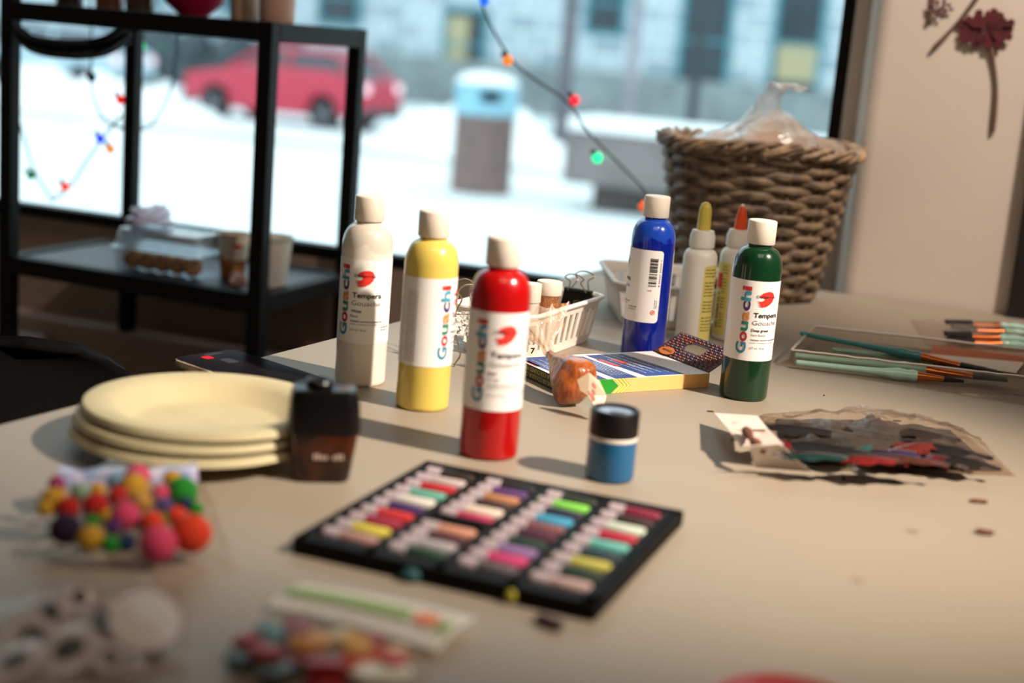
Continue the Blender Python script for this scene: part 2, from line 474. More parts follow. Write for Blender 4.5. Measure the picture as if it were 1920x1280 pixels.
# red car
def car(name, label, paint, loc, rz, group=None):
    t = thing(name, label, 'car', loc, rz, group)
    # car points to -X; x 0 = centre
    side = [(-2.2, .45), (-2.2, .75), (-2.1, .92), (-1.15, 1.08), (-0.55, 1.20), (1.55, 1.22), (2.15, 1.08), (2.22, .8), (2.2, .38),
            (1.72, .34), (1.66, .60), (1.42, .74), (1.22, .74), (0.98, .60), (0.92, .28), (-0.98, .28), (-1.04, .60), (-1.28, .74), (-1.48, .74), (-1.72, .60), (-1.78, .34)]
    b = B()
    secs = [[Vector((x*0.97, y, 0.03+z)) for x, z in side] if abs(y) > .85 else [Vector((x, y, z)) for x, z in side] for y in (-.92, -.84, .84, .92)]
    loft(b, secs)
    obj('car_body', b, paint, t, angle=30)
    b = B()
    lo = [(-1.15, -.80), (1.95, -.80), (1.95, .80), (-1.15, .80)]; hi = [(-.35, -.62), (1.45, -.62), (1.45, .62), (-.35, .62)]
    loft(b, [[Vector((x, y, 1.12)) for x, y in lo], [Vector((x, y, 1.56)) for x, y in hi]])
    obj('cabin_glass', b, mat('car_glass', '#39414c', 0.15, coat=0.5), t, smooth=False)
    b = B()
    loft(b, [[Vector((x*1.02, y*1.03, 1.55)) for x, y in hi], [Vector((x*.97, y*.95, 1.64)) for x, y in hi]])
    for sx in (-1, 1):
        for (x0, x1) in ((-1.1, -.35), (0.35, 0.35), (1.93, 1.45)):
            tube(b, [(x0, sx*.81, 1.12), (x1, sx*.63, 1.58)], 0.05, 6)
    obj('roof', b, paint, t)
    tyre = mat('tyre_rubber', '#1d1c20', 0.8, var=0.1); rim = mat('alloy_rim', '#8c8a92', 0.35, 0.6)
    for x in (-1.38, 1.32):
        for y in (-.80, .80):
            X = Matrix.Translation((x, y, .34)) @ Matrix.Rotation(PI/2, 4, 'X')
            b = B(); lathe(b, [(.24, -.12), (.33, -.12), (.345, -.08), (.345, .08), (.33, .12), (.24, .12)], 28, M=X)
            wh = obj('wheel', b, tyre, t)
            b = B(); lathe(b, [(.05, -.10), (.235, -.11), (.235, .11), (.05, .10)], 20, M=X)
            for k in range(5):
                a = k*2*PI/5
                for s in (-1, 1): box(b, (0.13*math.cos(a), 0.13*math.sin(a), s*.115), (.2, .05, .02), a, M=X)
            obj('wheel_rim', b, rim, wh)
    b = B(); box(b, (2.19, 0, .42), (.12, 1.7, .2), bev=.03); box(b, (-2.18, 0, .42), (.12, 1.7, .2), bev=.03)
    obj('bumper', b, mat('grey_bumper', '#3a3a40', 0.6), t)
    for y in (-.72, .72):
        b = B(); box(b, (2.17, y, .93), (.12, .26, .2), bev=.03); obj('tail_lamp', b, mat('tail_lamp_lens', '#e9c8d2', 0.2, emit='#ffd8de', estr=0.9), t)
    return t
M_red = mat('red_car_paint', '#c01f40', 0.3, coat=0.6, var=0.05)
ca = atd(548, 160, 31.0)
car('red_car', 'bright red car parked across the snowy street', M_red, (ca.x, 31.0, gz(31)), math.radians(-30+8))
M_wc = mat('pale_car_paint', '#a9c0cc', 0.3, coat=0.5)
for i, (px, Y, lb) in enumerate(((112, 36, 'pale parked car far left beyond the red car'),)):
    p = atd(px, 130, Y); car('parked_car', lb, M_wc, (p.x, Y, gz(Y)), math.radians(-20))
# facade across the street
FP = Vector((4.7, 42, 0))
def fac(x, y, off=0.0): return hit(x, y, off, FP)
def ffr(p): q = p-FP; return q.dot(EX), q.z
M_stone = bpy.data.materials.new('pale_stone_blocks'); M_stone.use_nodes = True
nt = M_stone.node_tree; bs = nt.nodes['Principled BSDF']; bs.inputs['Roughness'].default_value = 0.9
tc = nt.nodes.new('ShaderNodeTexCoord'); mp = nt.nodes.new('ShaderNodeMapping'); br = nt.nodes.new('ShaderNodeTexBrick')
mp.inputs['Rotation'].default_value = (PI/2, 0, 0)
br.inputs['Scale'].default_value = 1.0; br.inputs['Brick Width'].default_value = 1.1; br.inputs['Row Height'].default_value = 0.5
br.inputs['Mortar Size'].default_value = 0.03
br.inputs['Color1'].default_value = lin('#b9c7cf'); br.inputs['Color2'].default_value = lin('#93a3ae'); br.inputs['Mortar'].default_value = lin('#dfe8ea')
nt.links.new(tc.outputs['Object'], mp.inputs[0]); nt.links.new(mp.outputs[0], br.inputs[0]); nt.links.new(br.outputs[0], bs.inputs[0])
t = thing('stone_building', 'pale stone building across the street with dark windows', 'building', (FP.x, FP.y, -1.1), RA)
b = B(); box(b, (-12, 3, 6), (60, 6, 12)); obj('facade', b, M_stone, t, smooth=False)
b = B(); box(b, (-12, -0.15, 0.75), (60, 0.3, 1.5)); obj('stone_base', b, mat('base_course', '#8c9698', 0.9, var=0.3, scale=1.2), t, smooth=False)
M_wf = mat('teal_window_frame', '#4a8e9c', 0.6); M_dg = mat('dark_window_glass', '#2c3f4a', 0.2, var=0.4, scale=0.8)
def fwin(x0, y0, x1, y1, lit=None):
    a, za = ffr(fac(x0, y1)); c, zc = ffr(fac(x1, y0)); za += 1.1; zc += 1.1
    b = B(); w_, h_ = c-a, zc-za
    for q in ((a, (za+zc)/2, .12, h_), (c, (za+zc)/2, .12, h_), ((a+c)/2, za, w_+.12, .12), ((a+c)/2, zc, w_+.12, .12), ((a+c)/2, za+h_*.45, w_, .08)):
        box(b, (q[0], -.05, q[1]), (q[2], .16, q[3]))
    f = obj('window', b, M_wf, t, smooth=False)
    b = B(); box(b, ((a+c)/2, -.02, (za+zc)/2), (w_, .06, h_)); obj('pane', b, M_dg, f, smooth=False)
    if lit:
        lx0, ly0, lx1, ly1 = lit
        a, za = ffr(fac(lx0, ly1)); c, zc = ffr(fac(lx1, ly0)); za += 1.1; zc += 1.1
        b = B(); box(b, ((a+c)/2, -.06, (za+zc)/2), (c-a, .03, zc-za))
        obj('lit_blind', b, mat('lit_blind', '#8f8a70', 0.8, emit='#f0e2b0', estr=0.25), f, smooth=False)
fwin(1268, -40, 1382, 170); fwin(1440, -40, 1556, 180, (1452, 85, 1540, 150))
fwin(1100, -60, 1180, 60); fwin(830, 20, 915, 135, (835, 32, 882, 128)); fwin(600, -60, 680, 40); fwin(420, -80, 500, 20); fwin(200, -90, 300, 0)
# dark hedge line far left
b = B()
for i in range(60):
    x = -17+i*0.17; ball(b, (x, 40.5-0.36*x+0*rnd.uniform(-.3, .3), -0.7+rnd.uniform(0, .9)), rnd.uniform(.35, .65), 8)
tag(obj('hedge', b, mat('winter_hedge', '#4b565c', 0.9, var=0.4, scale=3)), 'dark clipped winter hedge behind the red car', 'hedge', kind='stuff')
# street posts and trees
def post(px, py0, py1, Y, r, name, label, cat, m):
    p = atd(px, py1, Y); q = atd(px+(py1-py0)*0.08*0, py0, Y)
    t = thing(name, label, cat, (p.x, Y, gz(Y)))
    b = B(); lathe(b, [(r*2.2, 0), (r*2.2, .12), (r*1.2, .3), (r, .5), (r*.8, 7)], 14); obj('pole' if 'lamp' in name else 'trunk', b, m, t)
    if 'lamp' in name:
        b = B(); lathe(b, [(.05, 7), (.2, 7.1), (.24, 7.5), (.1, 7.7)], 16); obj('lamp_head', b, m, t)
    else:
        b = B()
        for k in range(9):
            a = k*2.4; z0 = 3.5+k*.35
            tube(b, spline([(0, 0, z0), (.5*math.cos(a), .5*math.sin(a), z0+.7), (1.2*math.cos(a), 1.2*math.sin(a), z0+1.9)], 4), lambda u: .05*(1-u)+.01, 6)
        obj('branches', b, m, t)
post(1296, 0, 225, 27.0, 0.10, 'street_lamp', 'slim dark street lamp post in front of the stone building', 'lamp post', mat('dark_post', '#2b3238', 0.6))
post(1057, 0, 185, 30.0, 0.16, 'street_tree', 'bare grey tree trunk left of the street lamp', 'tree', mat('grey_bark', '#6d6a72', 0.9, var=0.3, scale=5))
post(1178, 0, 200, 34.0, 0.13, 'street_tree', 'pale slim tree trunk between grey trunk and street lamp', 'tree', mat('pale_bark', '#9f9aa4', 0.9, var=0.3, scale=5))

# ================================================================== TABLE, CHAIR, SHELF
M_table = mat('table_laminate', '#968877', 0.55, var=0.05, scale=5, bump=0.02, bscale=300, spec=0.35)
tl = Vector((0.44, 0.898, 0)).normalized()
C0 = room(-0.268, -0.083, 0)
A0 = C0 - tl*((C0.y-0.15)/tl.y)
Cr = room(1.15, -0.083, 0); Ar = Cr - tl*2.0
t = thing('table', 'large grey beige laminate work table covered in craft supplies', 'table', ((C0.x+Ar.x)/2, (C0.y+Ar.y)/2, 0))
off = Vector((-(C0.x+Ar.x)/2, -(C0.y+Ar.y)/2, 0))
b = B()
poly = []
for P, Q, Rr in ((A0, C0, Cr), (C0, Cr, Ar), (Cr, Ar, A0), (Ar, A0, C0)):
    d1 = (P-Q).normalized(); d2 = (Rr-Q).normalized(); rr = 0.02
    for k in range(5):
        u = k/4
        poly.append(Q+off+d1*rr*(1-u)**2+d2*rr*u*u)
prism(b, [(p.x, p.y) for p in poly], T-0.028, T)
top = obj('table_top', b, M_table, t, smooth=False)
bv = top.modifiers.new('bevel', 'BEVEL'); bv.width = 0.002; bv.segments = 2; bv.limit_method = 'ANGLE'
for P in (A0+Vector((.15, .12, 0)), C0+Vector((.09, -.13, 0)), Cr+Vector((-.15, -.1, 0)), Ar+Vector((-.1, .15, 0))):
    b = B(); q = P+off; box(b, (q.x, q.y, (T-.028)/2), (.04, .04, T-.028), bev=.003); obj('leg', b, M_black, t, smooth=False)

# chair: black moulded shell
cc = Vector((-0.275, 1.165, 0))
t = thing('shell_chair', 'black moulded shell chair with rounded back beside the table', 'chair', cc, math.radians(64))
M_ch = mat('black_shell_plastic', '#080606', 0.8, spec=.08)
b = B(); g = []
for i in range(41):
    v = i/40; row = []
    for k in range(25):
        u = -1+2*k/24
        # v 0: front of seat (-y), 0.5: rear of seat, 1: top of back
        if v < 0.5:
            y = -0.21+0.40*(v/0.5); z = 0.45+0.02*(u*u)*1.2-0.02*math.sin(v*2*PI)
            wd = 0.21
        else:
            q = (v-0.5)/0.5; y = 0.19+0.07*q; z = 0.45+0.315*q+0.0
            wd = 0.21*math.sqrt(max(0.0, 1-(max(0, q-0.45)/0.56)**2.6))+0.004
            y -= 0.06*u*u*(1-q*.4)
        row.append((u*wd, y, z))
    g.append(row)
V = [[b.verts.new(p) for p in r] for r in g]
for i in range(40):
    for k in range(24): b.faces.new([V[i][k], V[i][k+1], V[i+1][k+1], V[i+1][k]])
o = obj('shell_seat', b, M_ch, t, angle=80); md = o.modifiers.new('s', 'SOLIDIFY'); md.thickness = 0.012
for sx in (-1, 1):
    for sy in (-1, 1):
        b = B(); tube(b, [(sx*.14, sy*.12, .445), (sx*.21, sy*.2, 0.0)], .011, 8); obj('leg', b, M_black, t)

# black metal shelf
SA = math.radians(-21); sx_ = Vector((math.cos(SA), math.sin(SA), 0)); sy_ = Vector((-math.sin(SA), math.cos(SA), 0))
FR = Vector((-0.393, 2.134, 0)); SWd, SDp = 0.475, 0.275
def shp(a, d, z): return FR + sx_*a + sy_*d + Vector((0, 0, z))
t = thing('metal_shelf', 'black metal shelf unit with two open tiers by the window', 'shelf', FR, SA)
pw = 0.024
for (a, d, ztop) in ((0, 0, T+.323), (0, SDp, T+.323), (-SWd+.034, SDp, T+.323), (-SWd, 0, T+.62)):
    b = B(); box(b, (a, d, ztop/2), (pw, pw, ztop), bev=.002); obj('post', b, M_black, t, smooth=False)
for nm, z in (('lower_shelf', T-.114), ('upper_shelf', T+.293)):
    b = B()
    for (c, s) in (((-SWd/2, 0), (SWd-pw-.0005, pw)), ((-SWd/2, SDp), (SWd-pw-.0005, pw)), ((0, SDp/2), (pw, SDp-pw-.0005)), ((-SWd, SDp/2), (pw, SDp-pw-.0005))):
        box(b, (c[0], c[1], z+.0145), (s[0], s[1], .029), bev=.0015)
    fr_ = obj(nm, b, M_black, t, smooth=False)
    b = B(); box(b, (-SWd/2, SDp/2, z+.023), (SWd-pw, SDp-pw, .006)); obj('shelf_panel', b, mat('blue_grey_panel', '#1f2731', 0.4, var=0.15, spec=.25), fr_, smooth=False)
b = B(); z = .18
for (c, s) in (((-SWd/2, 0), (SWd-pw-.0005, pw)), ((-SWd/2, SDp), (SWd-pw-.0005, pw)), ((0, SDp/2), (pw, SDp-pw-.0005)), ((-SWd, SDp/2), (pw, SDp-pw-.0005))):
    box(b, (c[0], c[1], z+.0145), (s[0], s[1], .029), bev=.0015)
obj('bottom_rail', b, M_black, t, smooth=False)
DK = T-.114+.026                            # top of the lower panel
UK = T+.293+.026
def onshelf(x, y, d, r, z):
    v = ray(x, y); k = (FR+sy_*d-CAM).dot(sy_)/v.dot(sy_); a = (CAM+v*k-FR).dot(sx_)
    q = FR+sx_*min(max(a, -SWd+.013+r), -.013-r)+sy_*d; q.z = z
    return q
# pastry box
def onplane(x, y, z, r=.03):
    p = at(x, y, z-T)-FR; a, d = p.dot(sx_), p.dot(sy_)
    a = min(max(a, -SWd+.013+r), -.013-r); d = min(max(d, .014+r), SDp-.014-r)
    q = FR+sx_*a+sy_*d; q.z = z
    return q
p = onplane(292, 515, DK, .087) + sy_*0.0; p = p - sy_*(p-FR).dot(sy_) + sy_*.075
t = thing('pastry_box', 'clear plastic clamshell box of golden pastries on the lower shelf', 'food box', (p.x, p.y, DK), SA)
cl = film('clamshell_lid', '#eef6fb', 0.22, '#d6eaf4', gloss=1.6, rough=0.15, bump=0.5, bscale=40); cl2 = film('clamshell_base', '#f6f8fb', 0.04, '#d6eaf4', gloss=.7, rough=0.1)
b = B()
def rsec(w_, h_, r, z, n=4): return [Vector((x, y, z)) for x, y in rrect(w_, h_, r, n)]
loft(b, [rsec(.148, .088, .01, .001), rsec(.158, .098, .012, .035), rsec(.166, .106, .012, .037)]); obj('box_base', b, cl2, t)
b = B(); loft(b, [rsec(.166, .106, .012, .038), rsec(.156, .096, .012, .042), rsec(.146, .086, .012, .068), rsec(.13, .07, .01, .070)]); obj('box_lid', b, cl, t)
M_past = mat('golden_pastry', '#d9963e', 0.6, col2='#7a3f17', scale=40, bump=0.4)
cols_ = ['golden bun at the left end of the clamshell box', 'golden bun second from the left in the clamshell box', 'golden bun in the middle of the clamshell box', 'golden bun second from the right in the clamshell box', 'golden bun at the right end of the clamshell box']
for k in range(5):
    b = B(); ball(b, (0, 0, 0), .0145, 14, s=(1, 1.5, 1.1))
    q = Vector((p.x, p.y, DK+.0175)) + sx_*(-.056+k*.028) + sy_*(-.016)
    o = obj('pastry', b, M_past, loc=q, rot=(0, 0, SA+rnd.uniform(-.3, .3))); tag(o, cols_[k], 'pastry', 'pastries in the clamshell box')
# crumpled wrapper on the box's left end
def crumple(name, c, s, amp, m, label, cat, seed=0, seg=28, parent=None, f=1.6):
    b = B(); vs = ball(b, (0, 0, 0), 1.0, seg)
    for v in vs:
        n_ = noise.noise(v.co*f+Vector((seed, 0, 0))) + .6*abs(noise.noise(v.co*f*2.6+Vector((0, seed, 0))))
        v.co = v.co*(1+amp*n_)
    zmin = min(v.co.z for v in vs)
    for v in vs: v.co = Vector((v.co.x*s[0], v.co.y*s[1], (v.co.z-zmin)*s[2]))
    o = obj(name, b, m, parent, loc=c, angle=50)
    if label: tag(o, label, cat)
    return o
q = Vector((p.x, p.y, DK+.0705)) + sx_*(-.042) + sy_*(.0)
crumple('plastic_wrapper', q, (.034, .04, .012), .8, film('white_wrapper', '#efe9f2', .6, '#cfc4d4', rough=.2, bump=.6, bscale=50), 'crumpled pale wrapper lying on the clamshell box', 'wrapper', 3)
# paper cup
p = onplane(428, 521, DK, .027)+sy_*.012
t = thing('paper_cup', 'printed brown and cream paper cup beside the pastry box', 'cup', (p.x, p.y, DK), 0)
b = B(); lathe(b, [(.019, 0.0), (.0195, .002), (.0225, .038), (.0265, .072)], 36, mis=[0, 0, 1, 1], caps=False)
lathe(b, [(.019, .004), (.0262, .071)], 36, 1, caps=False); lathe(b, [(.001, .003), (.0192, .003)], 36, 1, caps=False)
cup = obj('cup_wall', b, [mat('cup_print_brown', '#8f4a1c', .55, col2='#c98a4a', scale=60), mat('cup_cream', '#d8c3ab', .6)], t)
b = B(); tube(b, [(.0265*math.cos(a*PI/12), .0265*math.sin(a*PI/12), .072) for a in range(24)], .0012, 6, closed=True); obj('cup_rim', b, mat('cup_cream'), t)
b = B(); prism(b, [(x*.008, z*.005+.05) for x, z in [(math.cos(a*PI/8), math.sin(a*PI/8)) for a in range(16)]], 0, .0004)
for v in b.verts: v.co = Vector((v.co.x, v.co.z, v.co.y))
wb = B(); poly_ = [(.012+.009*math.cos(a*PI/8), .054+.004*math.sin(a*PI/8), 0) for a in range(16)]
wb.faces.new([wb.verts.new(q) for q in poly_]); wrap(wb, .0249); b.free(); obj('red_patch', wb, mat('cup_red', '#b3202a', .5), cup)
# white bin cup
p = onplane(545, 546, DK, .024)+sy_*.02
t = thing('white_tub', 'white ribbed plastic tub behind the shelf front post', 'tub', (p.x, p.y, DK), 0)
b = B(); lathe(b, [(.024, 0), (.0255, .003), (.033, .078), (.036, .080), (.035, .076), (.0315, .076), (.0245, .006), (.001, .005)], 28); obj('tub_wall', b, mat('tub_white', '#d5ccc0', .5, sss=.1), t)
b = B()
for k in range(14):
    a = k*2*PI/14; tube(b, [(.0255*math.cos(a), .0255*math.sin(a), .005), (.0327*math.cos(a), .0327*math.sin(a), .075)], .0009, 5)
obj('ribs', b, mat('tub_white'), t)
p = onplane(446, 541, DK, .013)
crumple('crumpled_napkin', (p.x, p.y, DK), (.013, .011, .011), .5, mat('pink_napkin', '#d8a8a0', .8), 'small crumpled pink napkin in front of the paper cup', 'napkin', 9)
# upper shelf things
p = onshelf(362, 30, .11, .06, UK)
t = thing('red_bowl', 'glossy crimson bowl on the upper shelf', 'bowl', (p.x, p.y, UK), 0)
b = B(); lathe(b, [(.022, 0), (.024, .004), (.045, .022), (.054, .05), (.055, .07), (.056, .07), (.053, .05), (.042, .025), (.001, .01)], 36); obj('bowl_shell', b, mat('crimson_glaze', '#a30f3a', .25, coat=.5), t)
b = B(); tube(b, [(.057*math.cos(a*PI/16), .057*math.sin(a*PI/16), .07) for a in range(32)], .002, 6, closed=True); obj('bowl_rim', b, mat('crimson_glaze'), t)
p = onshelf(530, 45, .06, .012, UK)
t = thing('pink_cup', 'plain pale pink cup at the right end of the upper shelf', 'cup', (p.x, p.y, UK), 0)
b = B(); lathe(b, [(.024, 0), (.026, .003), (.029, .08), (.027, .08), (.024, .006), (.001, .005)], 32); obj('cup_wall', b, mat('pink_beige', '#c39a88', .55), t)
b = B(); tube(b, [(.028*math.cos(a*PI/12), .028*math.sin(a*PI/12), .08) for a in range(24)], .0016, 6, closed=True); obj('cup_rim', b, mat('pink_beige'), t)
p = onshelf(458, 37, .10, .024, UK)
t = thing('beige_canister', 'beige canister between the crimson bowl and pink cup', 'canister', (p.x, p.y, UK), 0)
b = B(); lathe(b, [(.021, 0), (.022, .002), (.022, .08), (.02, .083), (.001, .084)], 32); obj('canister_body', b, mat('beige_tin', '#b08f76', .5), t)
b = B(); lathe(b, [(.023, .068), (.023, .09), (.021, .092), (.001, .092)], 32); obj('canister_lid', b, mat('beige_lid', '#8f7460', .5), t)
for i, (px_, py_, col_, lb) in enumerate(((120, 14, '#2a1c18', 'dark glass votive jar nearest the left shelf post'), (205, 20, '#6b3f2c', 'bronze glass votive jar second from the left shelf post'), (262, 24, '#43302a', 'dark brown votive jar beside the crimson bowl'))):
    p = onshelf(px_, py_, .10, .02, UK)
    t = thing('votive_jar', lb, 'jar', (p.x, p.y, UK), 0, 'votive jars on the upper shelf')
    b = B(); lathe(b, [(.019, 0), (.022, .003), (.024, .03), (.022, .055), (.019, .055), (.021, .03), (.018, .006), (.001, .005)], 24); obj('jar_glass', b, mat('votive%d' % i, col_, .12, coat=.6, metal=.2), t)
    b = B(); tube(b, [(.0215*math.cos(a*PI/10), .0215*math.sin(a*PI/10), .055) for a in range(20)], .0018, 6, closed=True); obj('jar_rim', b, mat('warm_gold', '#c9a070', .25, .7), t)
# cables hanging from the upper shelf
t = thing('cable_bundle', 'thick bundle of black cables sagging under the upper shelf', 'cable', shp(-.3, .06, T+.29))
cb = t.location
for k in range(5):
    dz = (0, .008, -.006, .012, .004)[k]; dd = (0, .012, .02, -.01, .03)[k]
    pts = [atd(30, 62, 2.27), atd(60, 92-k*2, 2.27), atd(130, 104-k*3, 2.27), atd(190, 96-k*2, 2.28), atd(238, 66, 2.3)]
    b = B(); tube(b, spline([q+Vector((0, dd, dz))-Vector(cb) for q in pts], 6), .0055, 8); obj('cable', b, mat('black_cable', '#0b0a0b', .6), t)
# dark crate and box below the window
q = at(455, 665, 0); d = ray(455, 690); k = (0-CAM.z)/d.z
pp = hit(455, 650, -0.14)
pp = FR + sx_*.20 + sy_*.12
t = thing('storage_crate', 'dark plastic storage crate on the floor right of the shelf', 'crate', (pp.x, pp.y, 0), RA)
b = B(); loft(b, [rsec(.30, .18, .02, 0.0), rsec(.335, .20, .02, .50), rsec(.35, .22, .02, .505), rsec(.35, .22, .02, .53), rsec(.325, .195, .02, .53), rsec(.29, .17, .02, .03)]); obj('crate_wall', b, mat('dark_crate', '#3a2f2a', .7, var=.2), t)
b = B(); box(b, (0, -.112, .45), (.09, .012, .03), bev=.004); obj('crate_handle', b, mat('dark_crate_handle', '#1f1916', .7), t)

# ================================================================== LIGHT STRINGS
def string_lights(name, label, paths, bulbs):
    p0 = hit(*paths[0][0], off=-0.012)
    t = thing(name, label, 'string lights', p0)
    wm = mat('string_wire', '#3b4444', .6)
    for path in paths:
        b = B(); tube(b, spline([hit(x, y, -0.012)-p0 for x, y in path], 6), .0021, 6); obj('wire', b, wm, t)
    for x, y, col, e in bulbs:
        p = hit(x, y, -0.016)-p0
        b = B(); ball(b, p, .0088, 14, s=(1, .8, 1.05)); 
        bo = obj('bulb', b, mat('bulb_'+col[1:], col, .3, emit=col, estr=e), t)
        b = B(); tube(b, [p+Vector((-.004, 0, .006)), p+Vector((-.010, 0, .012))], .0042, 8); obj('socket', b, wm, bo)
string_lights('string_lights', 'string of coloured bulbs running diagonally across the window', [[(880, -160), (900, -60), (906, 15), (965, 118), (1062, 190), (1105, 250), (1215, 363), (1262, 430)]],
              [(908, 0, '#2060f0', 1.2), (952, 113, '#f08030', 1.0), (1077, 188, '#f02838', 1.0), (1120, 296, '#20e090', 1.6), (1207, 386, '#f06030', .8)])
string_lights('string_lights', 'loop of coloured bulbs hanging in the window behind the shelf', [[(338, -60), (333, 60), (322, 160), (285, 232), (240, 243), (195, 222), (172, 165), (172, 60), (165, -60)]],
              [(226, 187, '#f01818', .9), (264, 87, '#10c070', 1.1), (172, 145, '#304048', 0)])
string_lights('string_lights', 'low string of bulbs forming a V at the window sill', [[(5, 120), (40, 240), (64, 318), (98, 376)], [(98, 376), (132, 348), (165, 298), (200, 250), (228, 215)]],
              [(58, 328, '#188850', .5), (122, 350, '#f04028', 1.0), (188, 260, '#1838e8', 1.3), (207, 279, '#f09040', .9)])

# ================================================================== WALL FLOWERS
def wallp(x, y, off=-0.079): return hit(x, y, off)
def flower(label, stem, bloom_c, br, col, n=34, seed=1):
    p0 = wallp(*bloom_c)
    t = thing('pressed_flower', label, 'pressed flower', p0)
    b = B(); tube(b, spline([wallp(x, y)-p0 for x, y in stem], 6), lambda u: .0028+.0006*math.sin(u*9), 7); obj('stem', b, mat('dry_stem', '#6a5040', .8, var=.3, scale=40), t)
    r_ = random.Random(seed); b = B()
    for k in range(n):
        a = k*2.4; rr = br*math.sqrt((k+.5)/n)*.86
        c = EX*(rr*math.cos(a)) + Vector((0, 0, rr*math.sin(a)*.62)) - EY*(.001+.004*r_.random())
        M_ = Matrix.Translation(c) @ Matrix.Rotation(RA, 4, 'Z') @ Matrix.Rotation(PI/2, 4, 'X') @ Matrix.Rotation(a+r_.uniform(-.4, .4), 4, 'Z')
        pl = br*.36
        prism(b, [(-pl*.4, 0), (0, -pl*.3), (pl*.5, -pl*.42), (pl*.8, -pl*.12), (pl*.66, 0), (pl*.8, pl*.16), (pl*.5, pl*.42), (0, pl*.3)], -.0004, .0004, M=M_)
    obj('bloom', b, mat('petal_'+col[1:], col, .8, var=.4, scale=60), t, smooth=False)
flower('dark red pressed flower with a long stem on the wall', [(1852, 70), (1862, 110), (1868, 170), (1862, 247)], (1850, 55), .037, '#571016')
flower('pressed stem with a mauve bloom above the red flower', [(1850, -30), (1812, 22), (1778, 62), (1748, 93)], (1870, -50), .03, '#6a3545', seed=4)
flower('small faded mauve pressed flower at top left of the wall flowers', [(1752, -20), (1748, 10), (1742, 42)], (1762, 14), .018, '#6d434b', n=16, seed=7)

# ================================================================== PAINT BOTTLES
RB = 0.0236
M_cap = mat('white_cap_plastic', '#e4d8c8', .45, bump=.03, bscale=400, sss=.05)
M_label = mat('white_label_paper', '#efe9e4', .4)
M_ink = mat('black_ink', '#1a1216', .6); M_ink2 = mat('grey_ink', '#6e6668', .6); M_inkr = mat('red_ink', '#e03226', .5)
GC = [mat('letter_teal', '#2f7f9e', .5), mat('letter_red', '#b3242c', .5), mat('letter_green', '#2e7a64', .5), mat('letter_orange', '#cf8646', .5),
      mat('letter_purple', '#42206a', .5), mat('letter_blue', '#3d97b0', .5), mat('letter_scarlet', '#c52a22', .5)]
def sheet(u0, u1, v0, v1, rc=.004, w=.0002, du=.002):
    b = B(); n = max(4, int((u1-u0)/du)); us = [u0+(u1-u0)*i/n for i in range(n+1)]
    us = sorted(set(us+[u0+rc*q for q in (.05, .2, .5, 1)]+[u1-rc*q for q in (.05, .2, .5, 1)]))
    prev = None
    for u in us:
        d_ = min(u-u0, u1-u)
        ins = rc-math.sqrt(max(0, rc*rc-(rc-d_)**2)) if d_ < rc else 0
        cur = [b.verts.new((u, v0+ins, w)), b.verts.new((u, v1-ins, w))]
        if prev: b.faces.new([prev[0], cur[0], cur[1], prev[1]])
        prev = cur
    return b
LOGO = [(1596, 768), (1612, 752), (1640, 741), (1668, 739), (1690, 746), (1703, 764), (1704, 786), (1694, 808), (1675, 828), (1648, 843), (1618, 849), (1592, 846), (1612, 840), (1584, 835), (1608, 830), (1580, 822), (1604, 819), (1578, 808), (1608, 808), (1626, 800), (1630, 790), (1618, 782), (1602, 784), (1594, 778)]
